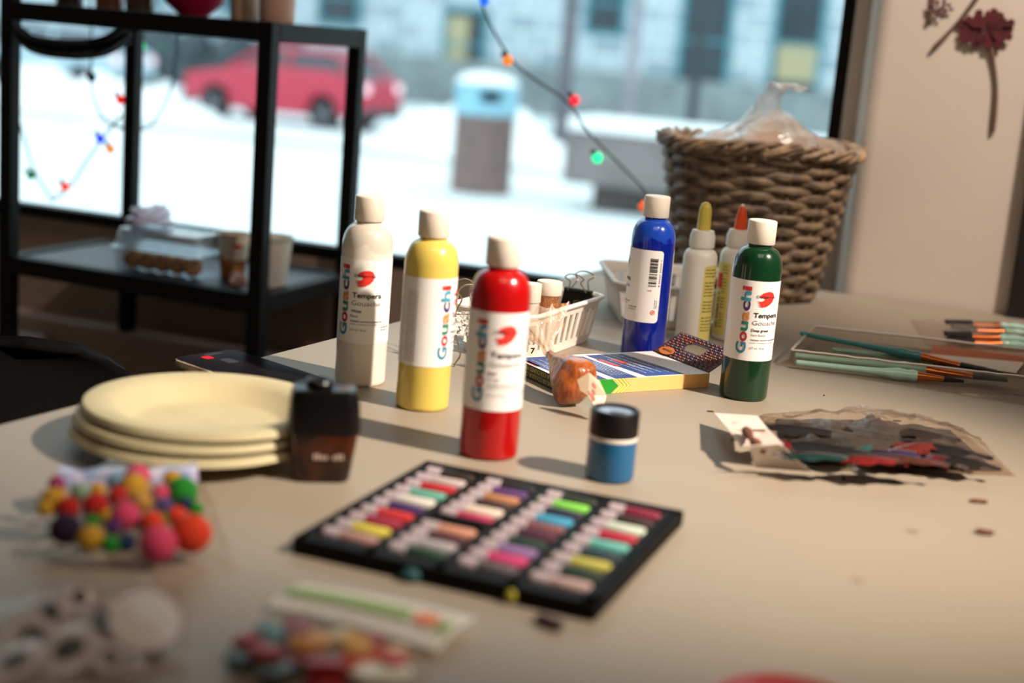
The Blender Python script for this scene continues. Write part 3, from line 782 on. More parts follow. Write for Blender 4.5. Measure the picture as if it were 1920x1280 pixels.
def bottle(name, label, X, Y, paint, rot, en, fr, clear=None, h=0.0):
    t = thing(name, label, 'paint bottle', (X, Y, T), math.radians(rot))
    b = B()
    prof = [(.0205, 0.0), (.0222, .0006), (RB-.0003, .0024), (RB, .004), (RB, .128)]
    for k in range(1, 9):
        a = k/8*PI/2*.93; prof.append((.0118+(RB-.0118)*math.cos(a), .128+.0215*math.sin(a)))
    prof += [(.0118, .151), (.0118, .153)]
    mis = None
    if clear:
        mis = [0]*(len(prof)-1)
        lathe(b, prof, 64, mis=mis)
    else: lathe(b, prof, 64)
    body = obj('bottle_body', b, paint, t, angle=35)
    b = B(); lathe(b, [(.0135, .1525), (.0139, .153), (.0139, .1735), (.0134, .1748), (.0125, .1752), (.0001, .1752)], 48); obj('cap', b, M_cap, t, angle=50)
    D = math.radians
    lb = obj('label', wrap(sheet(RB*D(-165), RB*D(150), .041, .119), RB), M_label, t)
    # rainbow word reading upwards
    b = B(); word = 'Gouachi'; z = .0475
    for i, ch in enumerate(word):
        vs, fs, (x0, x1, y0, y1) = text_polys(ch, 0.03)
        wch = {'G': .0115, 'o': .0098, 'u': .0095, 'a': .0095, 'c': .0092, 'h': .0095, 'i': .0045}[ch]
        s_ = wch/(x1-x0)
        sv = .0125 if ch in 'Ghi' else .0125
        put_text(b, ch, -.0068, z, height=.0098, width=wch, bold=.03, rot=PI/2, mi=i, w=.0005)
        z += wch+.0004
    wrap(b, RB); obj('rainbow_lettering', b, GC, lb, smooth=False)
    k_ = .000141
    b = B(); vs_ = [b.verts.new(((x-1645)*k_+.0088, -(y-795)*k_+.1015, .00045)) for x, y in LOGO]; b.faces.new(vs_)
    wrap(b, RB, .0018); obj('logo_swoosh', b, M_inkr, lb, smooth=False)
    b = B()
    put_text(b, 'DeSerres', -.0012, .1030, height=.0026, width=.0195, w=.0007, bold=.005)
    put_text(b, 'Tempera', -.0024, .0838, height=.0048, width=.0275, w=.0005, bold=.025)
    put_text(b, en, -.0030, .0700, height=.0027, w=.0005, bold=.022)
    put_text(b, 'Washable, non-toxic and gluten free', -.0030, .0612, height=.0015, w=.0005, bold=.022)
    wrap(b, RB); obj('black_lettering', b, M_ink, lb, smooth=False); b = B()
    ub = RB*D(127); r_ = random.Random(5); z = .0805
    while z < .1105:
        hh = r_.choice((.0003, .0004, .0006, .0010)); quad(b, [(ub-.0045, z, .0005), (ub+.004, z, .0005), (ub+.004, z+hh, .0005), (ub-.0045, z+hh, .0005)]); z += hh+r_.choice((.0003, .0004, .0006, .0013))
    put_text(b, '8 00237 03520 7', ub+.0082, .0805, width=.029, height=.0017, rot=PI/2, w=.0005)
    put_text(b, '0420', ub-.0048, .0752, height=.0016, w=.0005)
    wrap(b, RB); obj('barcode_print', b, M_ink, lb, smooth=False); b = B()
    put_marks(b, ub-.0255, .0560, .0013, .010, w=.0005, seed=2); put_marks(b, ub-.0255, .0535, .0010, .009, w=.0005, seed=3)
    wrap(b, RB); obj('warning_print', b, M_ink, lb, smooth=False); b = B()
    put_marks(b, ub+.0048, .0570, .0009, .009, PI/2, w=.0005, seed=4); put_marks(b, ub+.0068, .0570, .0009, .009, PI/2, w=.0005, seed=5)
    wrap(b, RB); obj('maker_print', b, M_ink, lb, smooth=False)
    b = B()
    put_text(b, 'Gouache', -.0028, .0765, height=.0045, width=.0275, w=.0005, bold=-.004)
    put_text(b, fr, -.0032, .0655, height=.0025, w=.0005)
    put_text(b, 'Lavable, non toxique et sans gluten', -.0034, .0585, height=.0014, w=.0005)
    put_text(b, '237 ml / 8 oz', -.0034, .0528, height=.0021, w=.0005)
    wrap(b, RB); obj('grey_lettering', b, M_ink2, lb, smooth=False); b = B()
    for j in range(4):
        put_marks(b, RB*D(-101)+.0028*j-.004, .045, .0010, .062, PI/2, w=.0005, seed=j)
    wrap(b, RB); obj('ingredients_print', b, M_ink2, lb, smooth=False)
    b = B(); n = 20; uo = ub+.0030; vo = .0525
    for k in range(n):
        a0, a1 = 2*PI*k/n, 2*PI*(k+1)/n
        quad(b, [(uo+r*math.cos(a), vo+r*math.sin(a), .0005) for r, a in ((.0018, a0), (.0025, a0), (.0025, a1), (.0018, a1))])
    pr = [(uo+.0011*math.cos(k*PI/3), vo+.0011*math.sin(k*PI/3), .0005) for k in range(6)]; b.faces.new([b.verts.new(q) for q in pr])
    wrap(b, RB); obj('round_emblem', b, M_inkr, lb, smooth=False)
    return t
def paint(name, col, col2=None, rough=.22):
    """paint inside a clear bottle; optional thinner smears near the shoulder"""
    M = mat(name, col, rough, coat=0.6, spec=0.3)
    if col2:
        nt = M.node_tree; b_ = nt.nodes['Principled BSDF']
        tc = nt.nodes.new('ShaderNodeTexCoord'); nz = nt.nodes.new('ShaderNodeTexNoise'); nz.inputs['Scale'].default_value = 45
        sp = nt.nodes.new('ShaderNodeSeparateXYZ'); nt.links.new(tc.outputs['Object'], sp.inputs[0]); nt.links.new(tc.outputs['Object'], nz.inputs['Vector'])
        a1 = nt.nodes.new('ShaderNodeMath'); a1.operation = 'MULTIPLY_ADD'; a1.inputs[1].default_value = .030; nt.links.new(nz.outputs['Fac'], a1.inputs[0]); nt.links.new(sp.outputs['Z'], a1.inputs[2])
        mr = nt.nodes.new('ShaderNodeMapRange'); mr.inputs[1].default_value = .1435; mr.inputs[2].default_value = .1455; nt.links.new(a1.outputs[0], mr.inputs[0])
        mx = nt.nodes.new('ShaderNodeMix'); mx.data_type = 'RGBA'; mx.inputs[6].default_value = lin(col); mx.inputs[7].default_value = lin(col2)
        nt.links.new(mr.outputs[0], mx.inputs[0]); nt.links.new(mx.outputs[2], b_.inputs['Base Color'])
    return M
bottle('paint_bottle', 'tall bottle of white tempera paint with white cap, farthest left', -.1398, 1.2994, paint('white_paint', '#e2d8ca', '#cfc4b6', .3), -16, 'White', 'Blanc')
bottle('paint_bottle', 'tall bottle of pale yellow paint with label turned sideways', -.0754, 1.2274, paint('yellow_paint', '#d8be5a', None, .3), 69, 'Yellow', 'Jaune')
bottle('paint_bottle', 'tall bottle of bright red tempera paint behind the pastel tray', -.0118, 1.0959, paint('red_paint', '#a80609', None, .25), -3, 'Red', 'Rouge')
bottle('paint_bottle', 'tall bottle of royal blue paint showing its barcode', .1424, 1.5203, paint('blue_paint', '#061d86', '#1a44ae', .2), -123, 'Blue', 'Bleu')
bottle('paint_bottle', 'tall bottle of deep green tempera paint beside the pencil box', .2311, 1.3665, paint('green_paint', '#0a3219', None, .2), 0, 'Deep green', 'Vert foncé')

# ================================================================== GLUE BOTTLES
M_glue = mat('milky_plastic', '#f0e9de', .4, sss=.2); M_gy = mat('yellow_label', '#e2cf74', .5)
def glue(label, X, Y, tipcol, blunt, u0, u1, red=False):
    t = thing('glue_bottle', label, 'glue bottle', (X, Y, T), 0)
    R = .0195; b = B()
    prof = [(.0165, 0), (R-.001, .001), (R, .004), (R, .098)] + [(.0125+(R-.0125)*math.cos(k/5*PI/2), .098+.011*math.sin(k/5*PI/2)) for k in range(1, 6)] + [(.0125, .112)]
    lathe(b, prof, 48); obj('bottle_body', b, M_glue, t, angle=40)
    b = B(); R_ = lathe(b, [(.0143, .1115), (.0146, .1125), (.0146, .124), (.0128, .1285), (.0125, .1305), (.007, .131)], 48)
    for ring in R_[1:3]:
        for i, v in enumerate(ring):
            if i % 2: v.co.x *= .975; v.co.y *= .975
    obj('collar', b, M_glue, t, angle=50)
    tm = mat('nozzle_'+tipcol[1:], tipcol, .4)
    b = B()
    if blunt:
        lathe(b, [(.0078, .1308), (.0074, .150), (.0066, .1565), (.0048, .1610), (.002, .1625), (.0005, .1628)], 28)
        obj('nozzle', b, tm, t)
    else:
        lathe(b, [(.0076, .1308), (.0074, .134), (.0058, .149), (.0034, .1568), (.0030, .1575)], 28); nz_ = obj('nozzle', b, tm, t)
        b = B(); lathe(b, [(.0026, .1570), (.0022, .1595), (.0004, .1605)], 16); obj('nozzle_tip', b, M_glue, nz_)
    lb = obj('label', wrap(sheet(u0, u1, .006, .0925, .004), R), M_gy, t)
    b = B()
    r_ = random.Random(3)
    for j in range(20):
        z = .087-j*.0037
        if j in (3, 9, 14): continue
        put_marks(b, u0+.002 if u0 > -.01 else u1-.009, z, .0014, r_.uniform(.013, .024) if u0 > -.01 else .006, w=.0005, seed=j)
    if red: put_marks(b, u1-.011, .015, .0035, .042, PI/2, w=.0006, seed=8)
    wrap(b, R); obj('label_lettering', b, M_ink, lb, smooth=False)
    if red:
        b = B(); quad(b, [(u1-.018, .062, .0007), (u1-.0095, .062, .0007), (u1-.0095, .079, .0007), (u1-.018, .079, .0007)]); wrap(b, R); obj('red_block', b, M_inkr, lb, smooth=False)
glue('white glue bottle with a stubby crusted yellow nozzle', .2075, 1.62, '#d8c052', True, .004, .0395)
glue('white glue bottle with a pointed orange nozzle', .2545, 1.655, '#f4551e', False, -.035, -.0085, True)

# ================================================================== SMALL BLUE JAR
p = at(1144, 909, 0); p.y += .019
t = thing('paint_jar', 'small blue paint jar with black lid in front of the candy bag', 'paint jar', (p.x, p.y, T), math.radians(-20))
b = B(); lathe(b, [(.0165, 0), (.0182, .001), (.0188, .003), (.0188, .0325)], 48); obj('jar_body', b, mat('jar_blue', '#065884', .35, coat=.3), t, angle=50)
b = B(); lathe(b, [(.0188, .0322), (.0190, .0330), (.0190, .0345), (.0186, .0352)], 48); obj('jar_neck', b, mat('jar_neck_cream', '#e4d6c6', .4), t)
b = B(); lathe(b, [(.0186, .0350), (.0190, .0358), (.0190, .0540), (.0183, .0552), (.0160, .0554), (.0155, .0530), (.0001, .0528)], 48); lid = obj('jar_lid', b, mat('jar_lid_black', '#0b0808', .45, spec=.3), t, angle=40)
b = B(); ball(b, (0, 0, .0529), .0152, 24, s=(1, 1, .02)); obj('lid_sheen', b, mat('lid_sheen_blue', '#8492a8', .3, coat=.3), lid)  # pale blue colour stands in for the bluish reflection in the lid recess
b = B(); ball(b, (.003, -.003, .0533), .0075, 20, s=(1.0, .55, .06)); obj('dried_paint', b, mat('dried_black_paint', '#16121c', .3), lid)
b = B()
for j in range(3): put_marks(b, -.0115-.002*j, .004, .0011, .026, PI/2, w=.0004, seed=j)
wrap(b, .0188); obj('jar_print', b, mat('jar_print_white', '#c9d3dc', .5), t, smooth=False)

# ================================================================== COLOURED PENCIL BOX
bh = .0145
A = at(1060, 743, 0); Bc = at(1328, 726, 0)
ux = (Bc-A); L = ux.length; ux.normalize(); uy = Vector((-ux.y, ux.x, 0)); Wd = .100
ang = math.atan2(ux.y, ux.x)
t = thing('pencil_box', 'cardboard coloured pencil box lying flat with its flap open', 'pencil box', (A.x, A.y, T), ang)
M_bw = mat('box_white_card', '#e6dedb', .45); M_bb = mat('box_blue_print', '#161f5a', .45, col2='#2f4d8e', scale=14, spec=.3); M_bo = mat('box_orange_side', '#efb86e', .4, coat=.2); M_bk = mat('box_dark_green', '#1d2618', .45)
M_bg = mat('box_green', '#1d8c22', .4); M_by = mat('box_yellow', '#e7d56c', .4)
b = B()
x0, x1, y0, y1, z0, z1 = 0, L, 0, Wd, 0.0003, bh
quad(b, [(x0, y0, z1), (x1, y0, z1), (x1, y1, z1), (x0, y1, z1)], 0)
quad(b, [(x0, y0, z0), (x0, y1, z0), (x1, y1, z0), (x1, y0, z0)], 0)
quad(b, [(x0, y0, z0), (x1, y0, z0), (x1, y0, z1), (x0, y0, z1)], 1)
quad(b, [(x0, y1, z0), (x0, y1, z1), (x1, y1, z1), (x1, y1, z0)], 1)
quad(b, [(x0, y0, z0), (x0, y0, z1), (x0, y1, z1), (x0, y1, z0)], 2)
# open right end: inner walls
q = .0005
quad(b, [(x1, y0, z0), (x1, y1, z0), (x1-.05, y1-q, z0+q), (x1-.05, y0+q, z0+q)], 0)
quad(b, [(x1-.05, y0, z0), (x1-.05, y1, z0), (x1-.05, y1, z1), (x1-.05, y0, z1)], 3)
carton = obj('carton', b, [M_bw, M_bo, M_bk, mat('box_inside', '#b79f86', .7)], t, smooth=False)
e_ = .0002
b = B()    # blue panels printed on the top, slanted
def par(xa, xb, ya, yb, sh=.006, mi=0, z=z1+e_): quad(b, [(xa, ya, z), (xb, ya, z), (xb-sh, yb, z), (xa-sh, yb, z)], mi)
par(.008, .046, .0, .097); par(.056, .082, .0, .090); par(.094, .140, .003, .094, .012)
obj('printed_panels', b, M_bb, carton, smooth=False)
b = B()
for j in range(11):
    put_marks(b, .012+j*.0028, .008, .0013, .05+.028*((j*7) % 3)/2, PI/2+.06, w=z1+2*e_, seed=j)
    put_marks(b, .061+j*.0021, .012+.02*(j % 2), .0011, .055, PI/2+.06, w=z1+2*e_, seed=j+20)
    put_marks(b, .102+j*.0030, .014+.012*((j*5) % 3), .0013, .06, PI/2+.1, w=z1+2*e_, seed=j+40)
obj('white_print', b, mat('white_print', '#dfe4ee', .5), carton, smooth=False)
b = B()
par(.086, .0925, .045, .075, .004, 0, z1+2*e_); par(.1, .108, .052, .072, .003, 0, z1+3*e_); par(-.0+.002, .007, .06, .085, 0, 0)
obj('red_print', b, mat('box_red_print', '#b3222e', .4), carton, smooth=False)
b = B(); yy = -e_
def fq(pts, mi): quad(b, [(x, yy-.0001*mi, z) for x, z in pts], mi)
hm = bh/2
fq([(.004, z0), (.052, z0), (.060, hm), (.052, z1), (.004, z1)][:5], 0)
for k in range(3):
    xo = .0545+k*.0042
    for (za, zb) in ((z0, hm), (z1, hm)):
        fq([(xo, za), (xo+.0022, za), (xo+.0102, zb), (xo+.0080, zb)], 1 if k == 0 or k == 1 else 1)
    xo += .0022
    for (za, zb) in ((z0, hm), (z1, hm)):
        fq([(xo, za), (xo+.0009, za), (xo+.0089, zb), (xo+.0080, zb)], 0)
obj('chevron_print', b, [M_bg, M_by], carton, smooth=False)
b = B()
Me = Matrix(((0, 0, -1, -e_), (-1, 0, 0, Wd), (0, 1, 0, 0), (0, 0, 0, 1)))     # text on the dark end, reading along -y
put_text(b, '24 CRAYOLA COLOURED PENCILS', .099, .0128, height=.0042, width=.090, M=Me, bold=.02, rot=PI)
put_text(b, '24 CRAYONS DE COULEUR CRAYOLA', .099, .0066, height=.0042, width=.094, M=Me, bold=.01, rot=PI)
obj('gold_print', b, mat('gold_print', '#b3a24e', .5), carton, smooth=False)
# flap with pencil tip picture and hang hole
fl = math.radians(30); FL_ = .040
def fp(s_, y_, lift=0.0): return Vector((L+s_*math.cos(fl)-lift*math.sin(fl), y_, z1+s_*math.sin(fl)+lift*math.cos(fl)))
b = B(); NX, NY = 12, 30
hc, hr = (.023, .052), (.0075, .016)
for side, li in ((0, 0.0004), (1, -.0004)):
    for i in range(NX):
        for j in range(NY):
            s0, s1 = FL_*i/NX, FL_*(i+1)/NX; ya, yb = .002+(Wd-.004)*j/NY, .002+(Wd-.004)*(j+1)/NY
            cx_, cy_ = (s0+s1)/2, (ya+yb)/2
            if abs((cx_-hc[0])/hr[0]) < 1 and abs((cy_-hc[1])/hr[1]) < 1 and ((cx_-hc[0])/hr[0])**2*.6+((cy_-hc[1])/hr[1])**2 < 1: continue
            quad(b, [fp(s0, ya, li), fp(s1, ya, li), fp(s1, yb, li), fp(s0, yb, li)], 0)
bmesh.ops.remove_doubles(b, verts=b.verts, dist=1e-5)
flap = obj('flap', b, mat('flap_card', '#4a2c3c', .5), t, smooth=False)
b = B(); pc_ = ['#5a1626', '#2a2a5c', '#6a3a2a', '#3a1a3e', '#7a2222', '#1e3350', '#94644e']
for i in range(11):
    for j in range(26):
        s_, y_ = .002+i*.0035, .0045+j*.0036+(i % 2)*.0018
        if y_ > Wd-.004: continue
        if ((s_-hc[0])/(hr[0]+.002))**2+((y_-hc[1])/(hr[1]+.002))**2 < 1.0: continue
        k = (i//2+int(2*math.sin(i*.8+j*.23)+2)) % 6
        base = [fp(s_-.0012, y_-.0013, .0006), fp(s_+.0012, y_-.0013, .0006), fp(s_+.0012, y_+.0013, .0006), fp(s_-.0012, y_+.0013, .0006)]
        bv_ = [b.verts.new(q) for q in base]; tp = b.verts.new(fp(s_+.0003, y_+.0010, .0022))
        for a_ in range(4):
            f = b.faces.new([bv_[a_], bv_[(a_+1) % 4], tp]); f.material_index = 6 if a_ == 0 and j % 2 == 0 else k
obj('pencil_tip_print', b, [mat('tip_'+c[1:], c, .5) for c in pc_], flap, smooth=False)
b = B(); vs = [b.verts.new(fp(.006+.006*math.cos(a*PI/10), .080+.012*math.sin(a*PI/10), .0024)) for a in range(20)]; b.faces.new(vs)
obj('orange_oval', b, mat('oval_orange', '#d2762a', .4), flap, smooth=False)
b = B()
Mo = Matrix.Translation(fp(.0075, .0715, .0028)) @ Matrix.Rotation(-fl, 4, 'Y')
put_text(b, 'Crayola', 0, 0, height=.003, width=.016, rot=PI/2, M=Mo, bold=.02); obj('oval_lettering', b, M_ink, flap, smooth=False)

# ================================================================== CANDY BAG
p0 = at(1092, 775, 0); p0.y += .012
p1 = atd(1062, 700, 1.285); p2 = atd(1030, 664, 1.335); p3 = atd(1022, 640, 1.35); p4 = atd(1012, 588, 1.37)
t = thing('candy_bag', 'twisted cellophane bag of caramel brown candy leaning on pencil box', 'candy bag', (p0.x, p0.y, T))
o0 = Vector((p0.x, p0.y, T))
b = B(); ax = spline([Vector((p0.x, p0.y, T+.017)), p1, p2], 9)
rr = [0.006, .0145, .0190, .0210, .0218, .022, .0215, .0205, .0190, .0172, .0155, .0140, .0120, .0100, .0082, .0068, .0056, .0046, .004]
secs = []
for i, q in enumerate(ax):
    tdir = (ax[min(i+1, len(ax)-1)]-ax[max(i-1, 0)]).normalized(); nx_ = tdir.cross(Vector((0, 1, 0))).normalized(); ny_ = tdir.cross(nx_)
    s_ = []
    for k in range(40):
        a = 2*PI*k/40
        w_ = 1+.05*math.sin(a*6+i*.12)+.045*abs(math.sin(a*5.5-i*.1))+.04*noise.noise(Vector((math.cos(a)*2, math.sin(a)*2, i*.2)))
        pt = q+(nx_*math.cos(a)*1.05+ny_*math.sin(a)*.82)*rr[i]*w_
        pt.z = max(pt.z, T+.0004)
        s_.append(pt-o0)
    secs.append(s_)
loft(b, secs); obj('caramel_filling', b, mat('caramel', '#a8561e', .3, coat=.6, col2='#6a2e10', scale=70, bump=.9, bscale=160, stretch=(1, 1, .4)), t, angle=60)
cello = film('cellophane', '#fff4ea', .34, '#f2dcc6', gloss=1.6, rough=.10, bump=1.0, bscale=110)
b = B(); ax = spline([p2, p3, (p3+p4)/2, p4], 6); secs = []
for i, q in enumerate(ax):
    u = i/(len(ax)-1); tdir = (p4-p2).normalized(); nx_ = tdir.cross(Vector((0, 1, 0))).normalized(); ny_ = tdir.cross(nx_)
    r_ = .0045+.021*max(0, (u-.25)/.75)**.8
    s_ = [q+(nx_*math.cos(a)*1.0+ny_*math.sin(a)*.35)*r_*(1+.22*math.sin(a*6+u*3)) - o0 for a in [2*PI*k/44 for k in range(44)]]
    if u > .95: s_ = [v+Vector((0, 0, .004*math.sin(k*1.3))) for k, v in enumerate(s_)]
    secs.append(s_)
loft(b, secs, caps=False); obj('cellophane_neck', b, cello, t, angle=70)
b = B()
c_ = [atd(x, y, Y-.010) for x, y, Y in ((1082, 712, 1.247), (1104, 698, 1.247), (1124, 714, 1.246), (1137, 742, 1.240), (1129, 770, 1.232), (1117, 766, 1.232), (1104, 742, 1.238), (1088, 732, 1.242))]
vs = [b.verts.new(q-o0) for q in c_]; b.faces.new(vs)
bmesh.ops.solidify(b, geom=b.faces[:], thickness=.0006)
sticker = obj('price_sticker', b, mat('cream_sticker', '#ecd9bd', .5), t, smooth=False)
b = B()
ct = atd(1112, 733, 1.2245)-o0
Mt = Matrix.Translation(ct) @ Matrix(((.97, 0, 0, 0), (0, 0, -1, 0), (0, 1, 0, 0), (0, 0, 0, 1))) @ Matrix.Rotation(-1.0, 4, 'Z')
[ball(b, (x_, y_, 0), r_, 10, s=(1.3, .7, .06), M=Mt) for x_, y_, r_ in ((-.004, .003, .0026), (.001, 0, .0024), (.005, -.003, .0030), (.000, -.004, .0018))]; obj('sticker_print', b, mat('pink_print', '#d98a80', .6), sticker, smooth=False)
# little numbered tag
p = atd(999, 657, 1.405)
t = thing('number_tag', 'tiny white paper tag marked 7 beside the candy bag', 'tag', (p.x, p.y, p.z), .1)
b = B(); box(b, (0, 0, 0), (.0095, .0008, .011)); ob = obj('tag_card', b, mat('tag_paper', '#e8dcc6', .6), t, smooth=False)
Mt = Matrix.Translation((0, -.0006, 0)) @ Matrix.Rotation(PI/2, 4, 'X'); b = B(); put_text(b, '7', 0, -.0028, height=.0058, align='c', M=Mt, bold=.03); obj('tag_print', b, M_ink, ob, smooth=False)

# ================================================================== SLOTTED PLASTIC BASKETS
M_pb = mat('white_basket_plastic', '#eee6da', .4, sss=.1)
def slot_basket(label, c, ang, W_, L_, h, m):
    """W_ along local x, L_ along local y at the rim; slots as openings between bars"""
    t = thing('slotted_basket', label, 'basket', (c[0], c[1], T), ang)
    tp = .86; tk = .0022
    b = B(); prism(b, rrect(W_*tp, L_*tp, .014), 0.0005, .003); obj('basket_floor', b, m, t, smooth=False)
    b = B()
    path = rrect(W_, L_, .018, 6)
    def ringp(z, grow=0.0):
        k = tp+(1-tp)*z/h
        return [Vector((x*k*(1+grow), y*k*(1+grow), z)) for x, y in path]
    for (za, zb) in ((0.0005, h*.20), (h*.80, h)):
        o_, i_ = (ringp(za), ringp(zb)), (ringp(za, -.035), ringp(zb, -.035))
        n = len(path); Vo = [[b.verts.new(q) for q in r] for r in o_]; Vi = [[b.verts.new(q) for q in r] for r in i_]
        for k in range(n):
            k2 = (k+1) % n
            b.faces.new([Vo[0][k], Vo[0][k2], Vo[1][k2], Vo[1][k]]); b.faces.new([Vi[0][k2], Vi[0][k], Vi[1][k], Vi[1][k2]])
            b.faces.new([Vo[1][k], Vo[1][k2], Vi[1][k2], Vi[1][k]]); b.faces.new([Vo[0][k2], Vo[0][k], Vi[0][k], Vi[0][k2]])
    # bars
    def bar(xa, ya, wx, wy):
        lo_ = tp+(1-tp)*.18; hi_ = tp+(1-tp)*.82
        s0 = [Vector((xa*lo_+dx*wx, ya*lo_+dy*wy, h*.18)) for dx, dy in ((-1, -1), (1, -1), (1, 1), (-1, 1))]
        s1 = [Vector((xa*hi_+dx*wx, ya*hi_+dy*wy, h*.82)) for dx, dy in ((-1, -1), (1, -1), (1, 1), (-1, 1))]
        loft(b, [s0, s1])
    nx = int((W_-.03)/.0150); ny = int((L_-.03)/.0150)
    for i in range(nx+1):
        x = -W_/2+.017+(W_-.034)*i/nx
        for sy in (-1, 1): bar(x, sy*(L_/2-.0012), .0036, .0011)
    for i in range(ny+1):
        y = -L_/2+.017+(L_-.034)*i/ny
        for sx in (-1, 1): bar(sx*(W_/2-.0012), y, .0011, .0036)
    obj('slotted_wall', b, m, t, smooth=False)
    b = B(); tube(b, [Vector((x*1.02, y*1.01, h)) for x, y in rrect(W_, L_, .018, 8)], .0032, 8, closed=True, flat=(1, .8)); obj('rolled_rim', b, m, t)
    return t
FRr = Vector((.102, 1.592, 0)); uu = Vector((.44, .898, 0)).normalized(); vv = Vector((-uu.y, uu.x, 0))
c1 = FRr - uu*.095 + vv*.0475
slot_basket('white slotted basket holding clips and glitter tube', c1, math.atan2(uu.y, uu.x)-PI/2, .095, .19, .05, M_pb)
slot_basket('second white slotted basket behind the blue paint bottle', (.196, 1.765, 0), math.radians(4), .165, .18, .052, mat('white_basket_shade', '#d9cfc6', .45, sss=.05))
def clip(label, loc, rz, tilt, bodymat, W_=.041, sc_=1.0, hsc=1.0):
    t = thing('binder_clip', label, 'binder clip', loc, rz)
    t.rotation_euler = (tilt, 0, rz)
    b = B(); Ht = .021*sc_
    poly_ = [(-.0095*sc_, 0), (-.0085*sc_, 0), (-.0012, Ht-.001), (-.0012, Ht), (.0012, Ht), (.0012, Ht-.001), (.0085*sc_, 0), (.0095*sc_, 0), (.0105*sc_, -.0012), (-.0105*sc_, -.0012)]
    # triangular spring body: wide flat back at the bottom, lips on top
    prism(b, [(-.0098*sc_, 0), (.0098*sc_, 0), (.0015, Ht), (-.0015, Ht)], -W_/2, W_/2, M=Matrix(((0, 0, 1, 0), (1, 0, 0, 0), (0, 1, 0, 0), (0, 0, 0, 1))))
    for s in (-1, 1): tube(b, [(-W_/2, s*.0017, Ht), (W_/2, s*.0017, Ht)], .0014, 8)
    obj('clip_body', b, bodymat, t, smooth=False)
    mm = mat('clip_wire', '#b9a890', .25, .9)
    for s in (-1, 1):
        b = B(); y1 = s*.006; w0 = .012*sc_; 
        pts = [(-w0*.95, s*.0035, Ht-.002), (-w0*.65, s*.008, Ht+.010), (-w0*.55, s*.011, Ht+.017), (-w0*.95, s*.014, Ht+.024), (-w0*.6, s*.0155, Ht+.030), (0, s*.016, Ht+.032), (w0*.6, s*.0155, Ht+.030), (w0*.95, s*.014, Ht+.024), (w0*.55, s*.011, Ht+.017), (w0*.65, s*.008, Ht+.010), (w0*.95, s*.0035, Ht-.002)]
        tube(b, spline([(x, y, Ht+(z-Ht)*hsc) for x, y, z in pts], 5), .0008, 7); obj('wire_handle', b, mm, t)
    return t
M_cb = mat('clip_black', '#14100f', .35)
q = FRr - uu*.0150 + vv*.028; q.z = T+.0335
clip('black binder clip with silver handles in the white basket', q, math.radians(-26), 0, M_cb, W_=.034, hsc=.62)
pc2 = mat('clip_pattern', '#e6dccf', .4, col2='#2a2023', scale=420)
q = atd(869, 625, 1.405)
t2 = clip('patterned binder clip hanging on the basket end behind yellow bottle', q, math.radians(14), 0, pc2, W_=.034)
b = B(); pts = [(-.010, -.011, 0.001), (-.0055, -.012, -.014), (-.0045, -.012, -.021), (-.0095, -.012, -.031), (-.006, -.012, -.037), (0, -.012, -.039), (.006, -.012, -.037), (.0095, -.012, -.031), (.0045, -.012, -.021), (.0055, -.012, -.014), (.010, -.011, .001)]
tube(b, spline(pts, 5), .0009, 7); obj('wire_handle', b, mat('clip_wire'), t2)
# glitter tube
p = atd(1027, 575, 1.50)
t = thing('glitter_tube', 'small copper glitter tube with white cap in the basket', 'glitter tube', (p.x, 1.50, T+.0035))
b = B(); lathe(b, [(.0115, 0), (.0125, .001), (.0125, .060)], 32); obj('tube_glitter', b, mat('copper_glitter', '#9a5a30', .3, .6, col2='#e0a070', scale=900), t, angle=40)
b = B(); lathe(b, [(.0135, .0592), (.0138, .0597), (.0138, .0725), (.0132, .0735), (.0001, .0735)], 32); obj('tube_cap', b, M_cap, t, angle=40)
p = atd(1003, 575, 1.485)
t = thing('glitter_tube', 'small clear tube with white cap behind the red bottle', 'glitter tube', (p.x-.006, 1.478, T+.0035))
b = B(); lathe(b, [(.0095, 0), (.0105, .001), (.0105, .054)], 32); obj('tube_glass', b, mat('pale_tube', '#cdbfb2', .2, coat=.5), t, angle=40)
b = B(); lathe(b, [(.0112, .0535), (.0115, .054), (.0115, .073), (.0001, .074)], 32); obj('tube_cap', b, M_cap, t, angle=40)
# sticks in the basket
def inb(a, c, z): return FRr - uu*a + vv*c + Vector((0, 0, T+z))
for i, (a, c, a2, c2, col, lb) in enumerate(((.05, .017, .056, .022, '#c22018', 'red craft stick standing against the basket slots'), (.035, .018, .028, .024, '#5a4636', 'dark brown craft stick inside the white basket'),
        (.068, .018, .062, .026, '#c98a3a', 'amber craft stick inside the white basket'))):
    b = B(); p_, q_ = inb(a, c, .006), inb(a2, c2, .045)
    tube(b, [Vector((0, 0, 0)), q_-p_], .0034, 8); tag(obj('craft_stick', b, mat('stick_'+col[1:], col, .5), loc=p_), lb, 'craft stick', 'craft sticks in the white basket')
b = B(); ball(b, (0, 0, 0), .012, 14, s=(1, 1, .8)); p_ = inb(.15, .065, .0135)
tag(obj('modelling_clay', b, mat('lime_clay', '#b3bf4a', .7), loc=p_), 'ball of lime green modelling clay inside the white basket', 'clay')

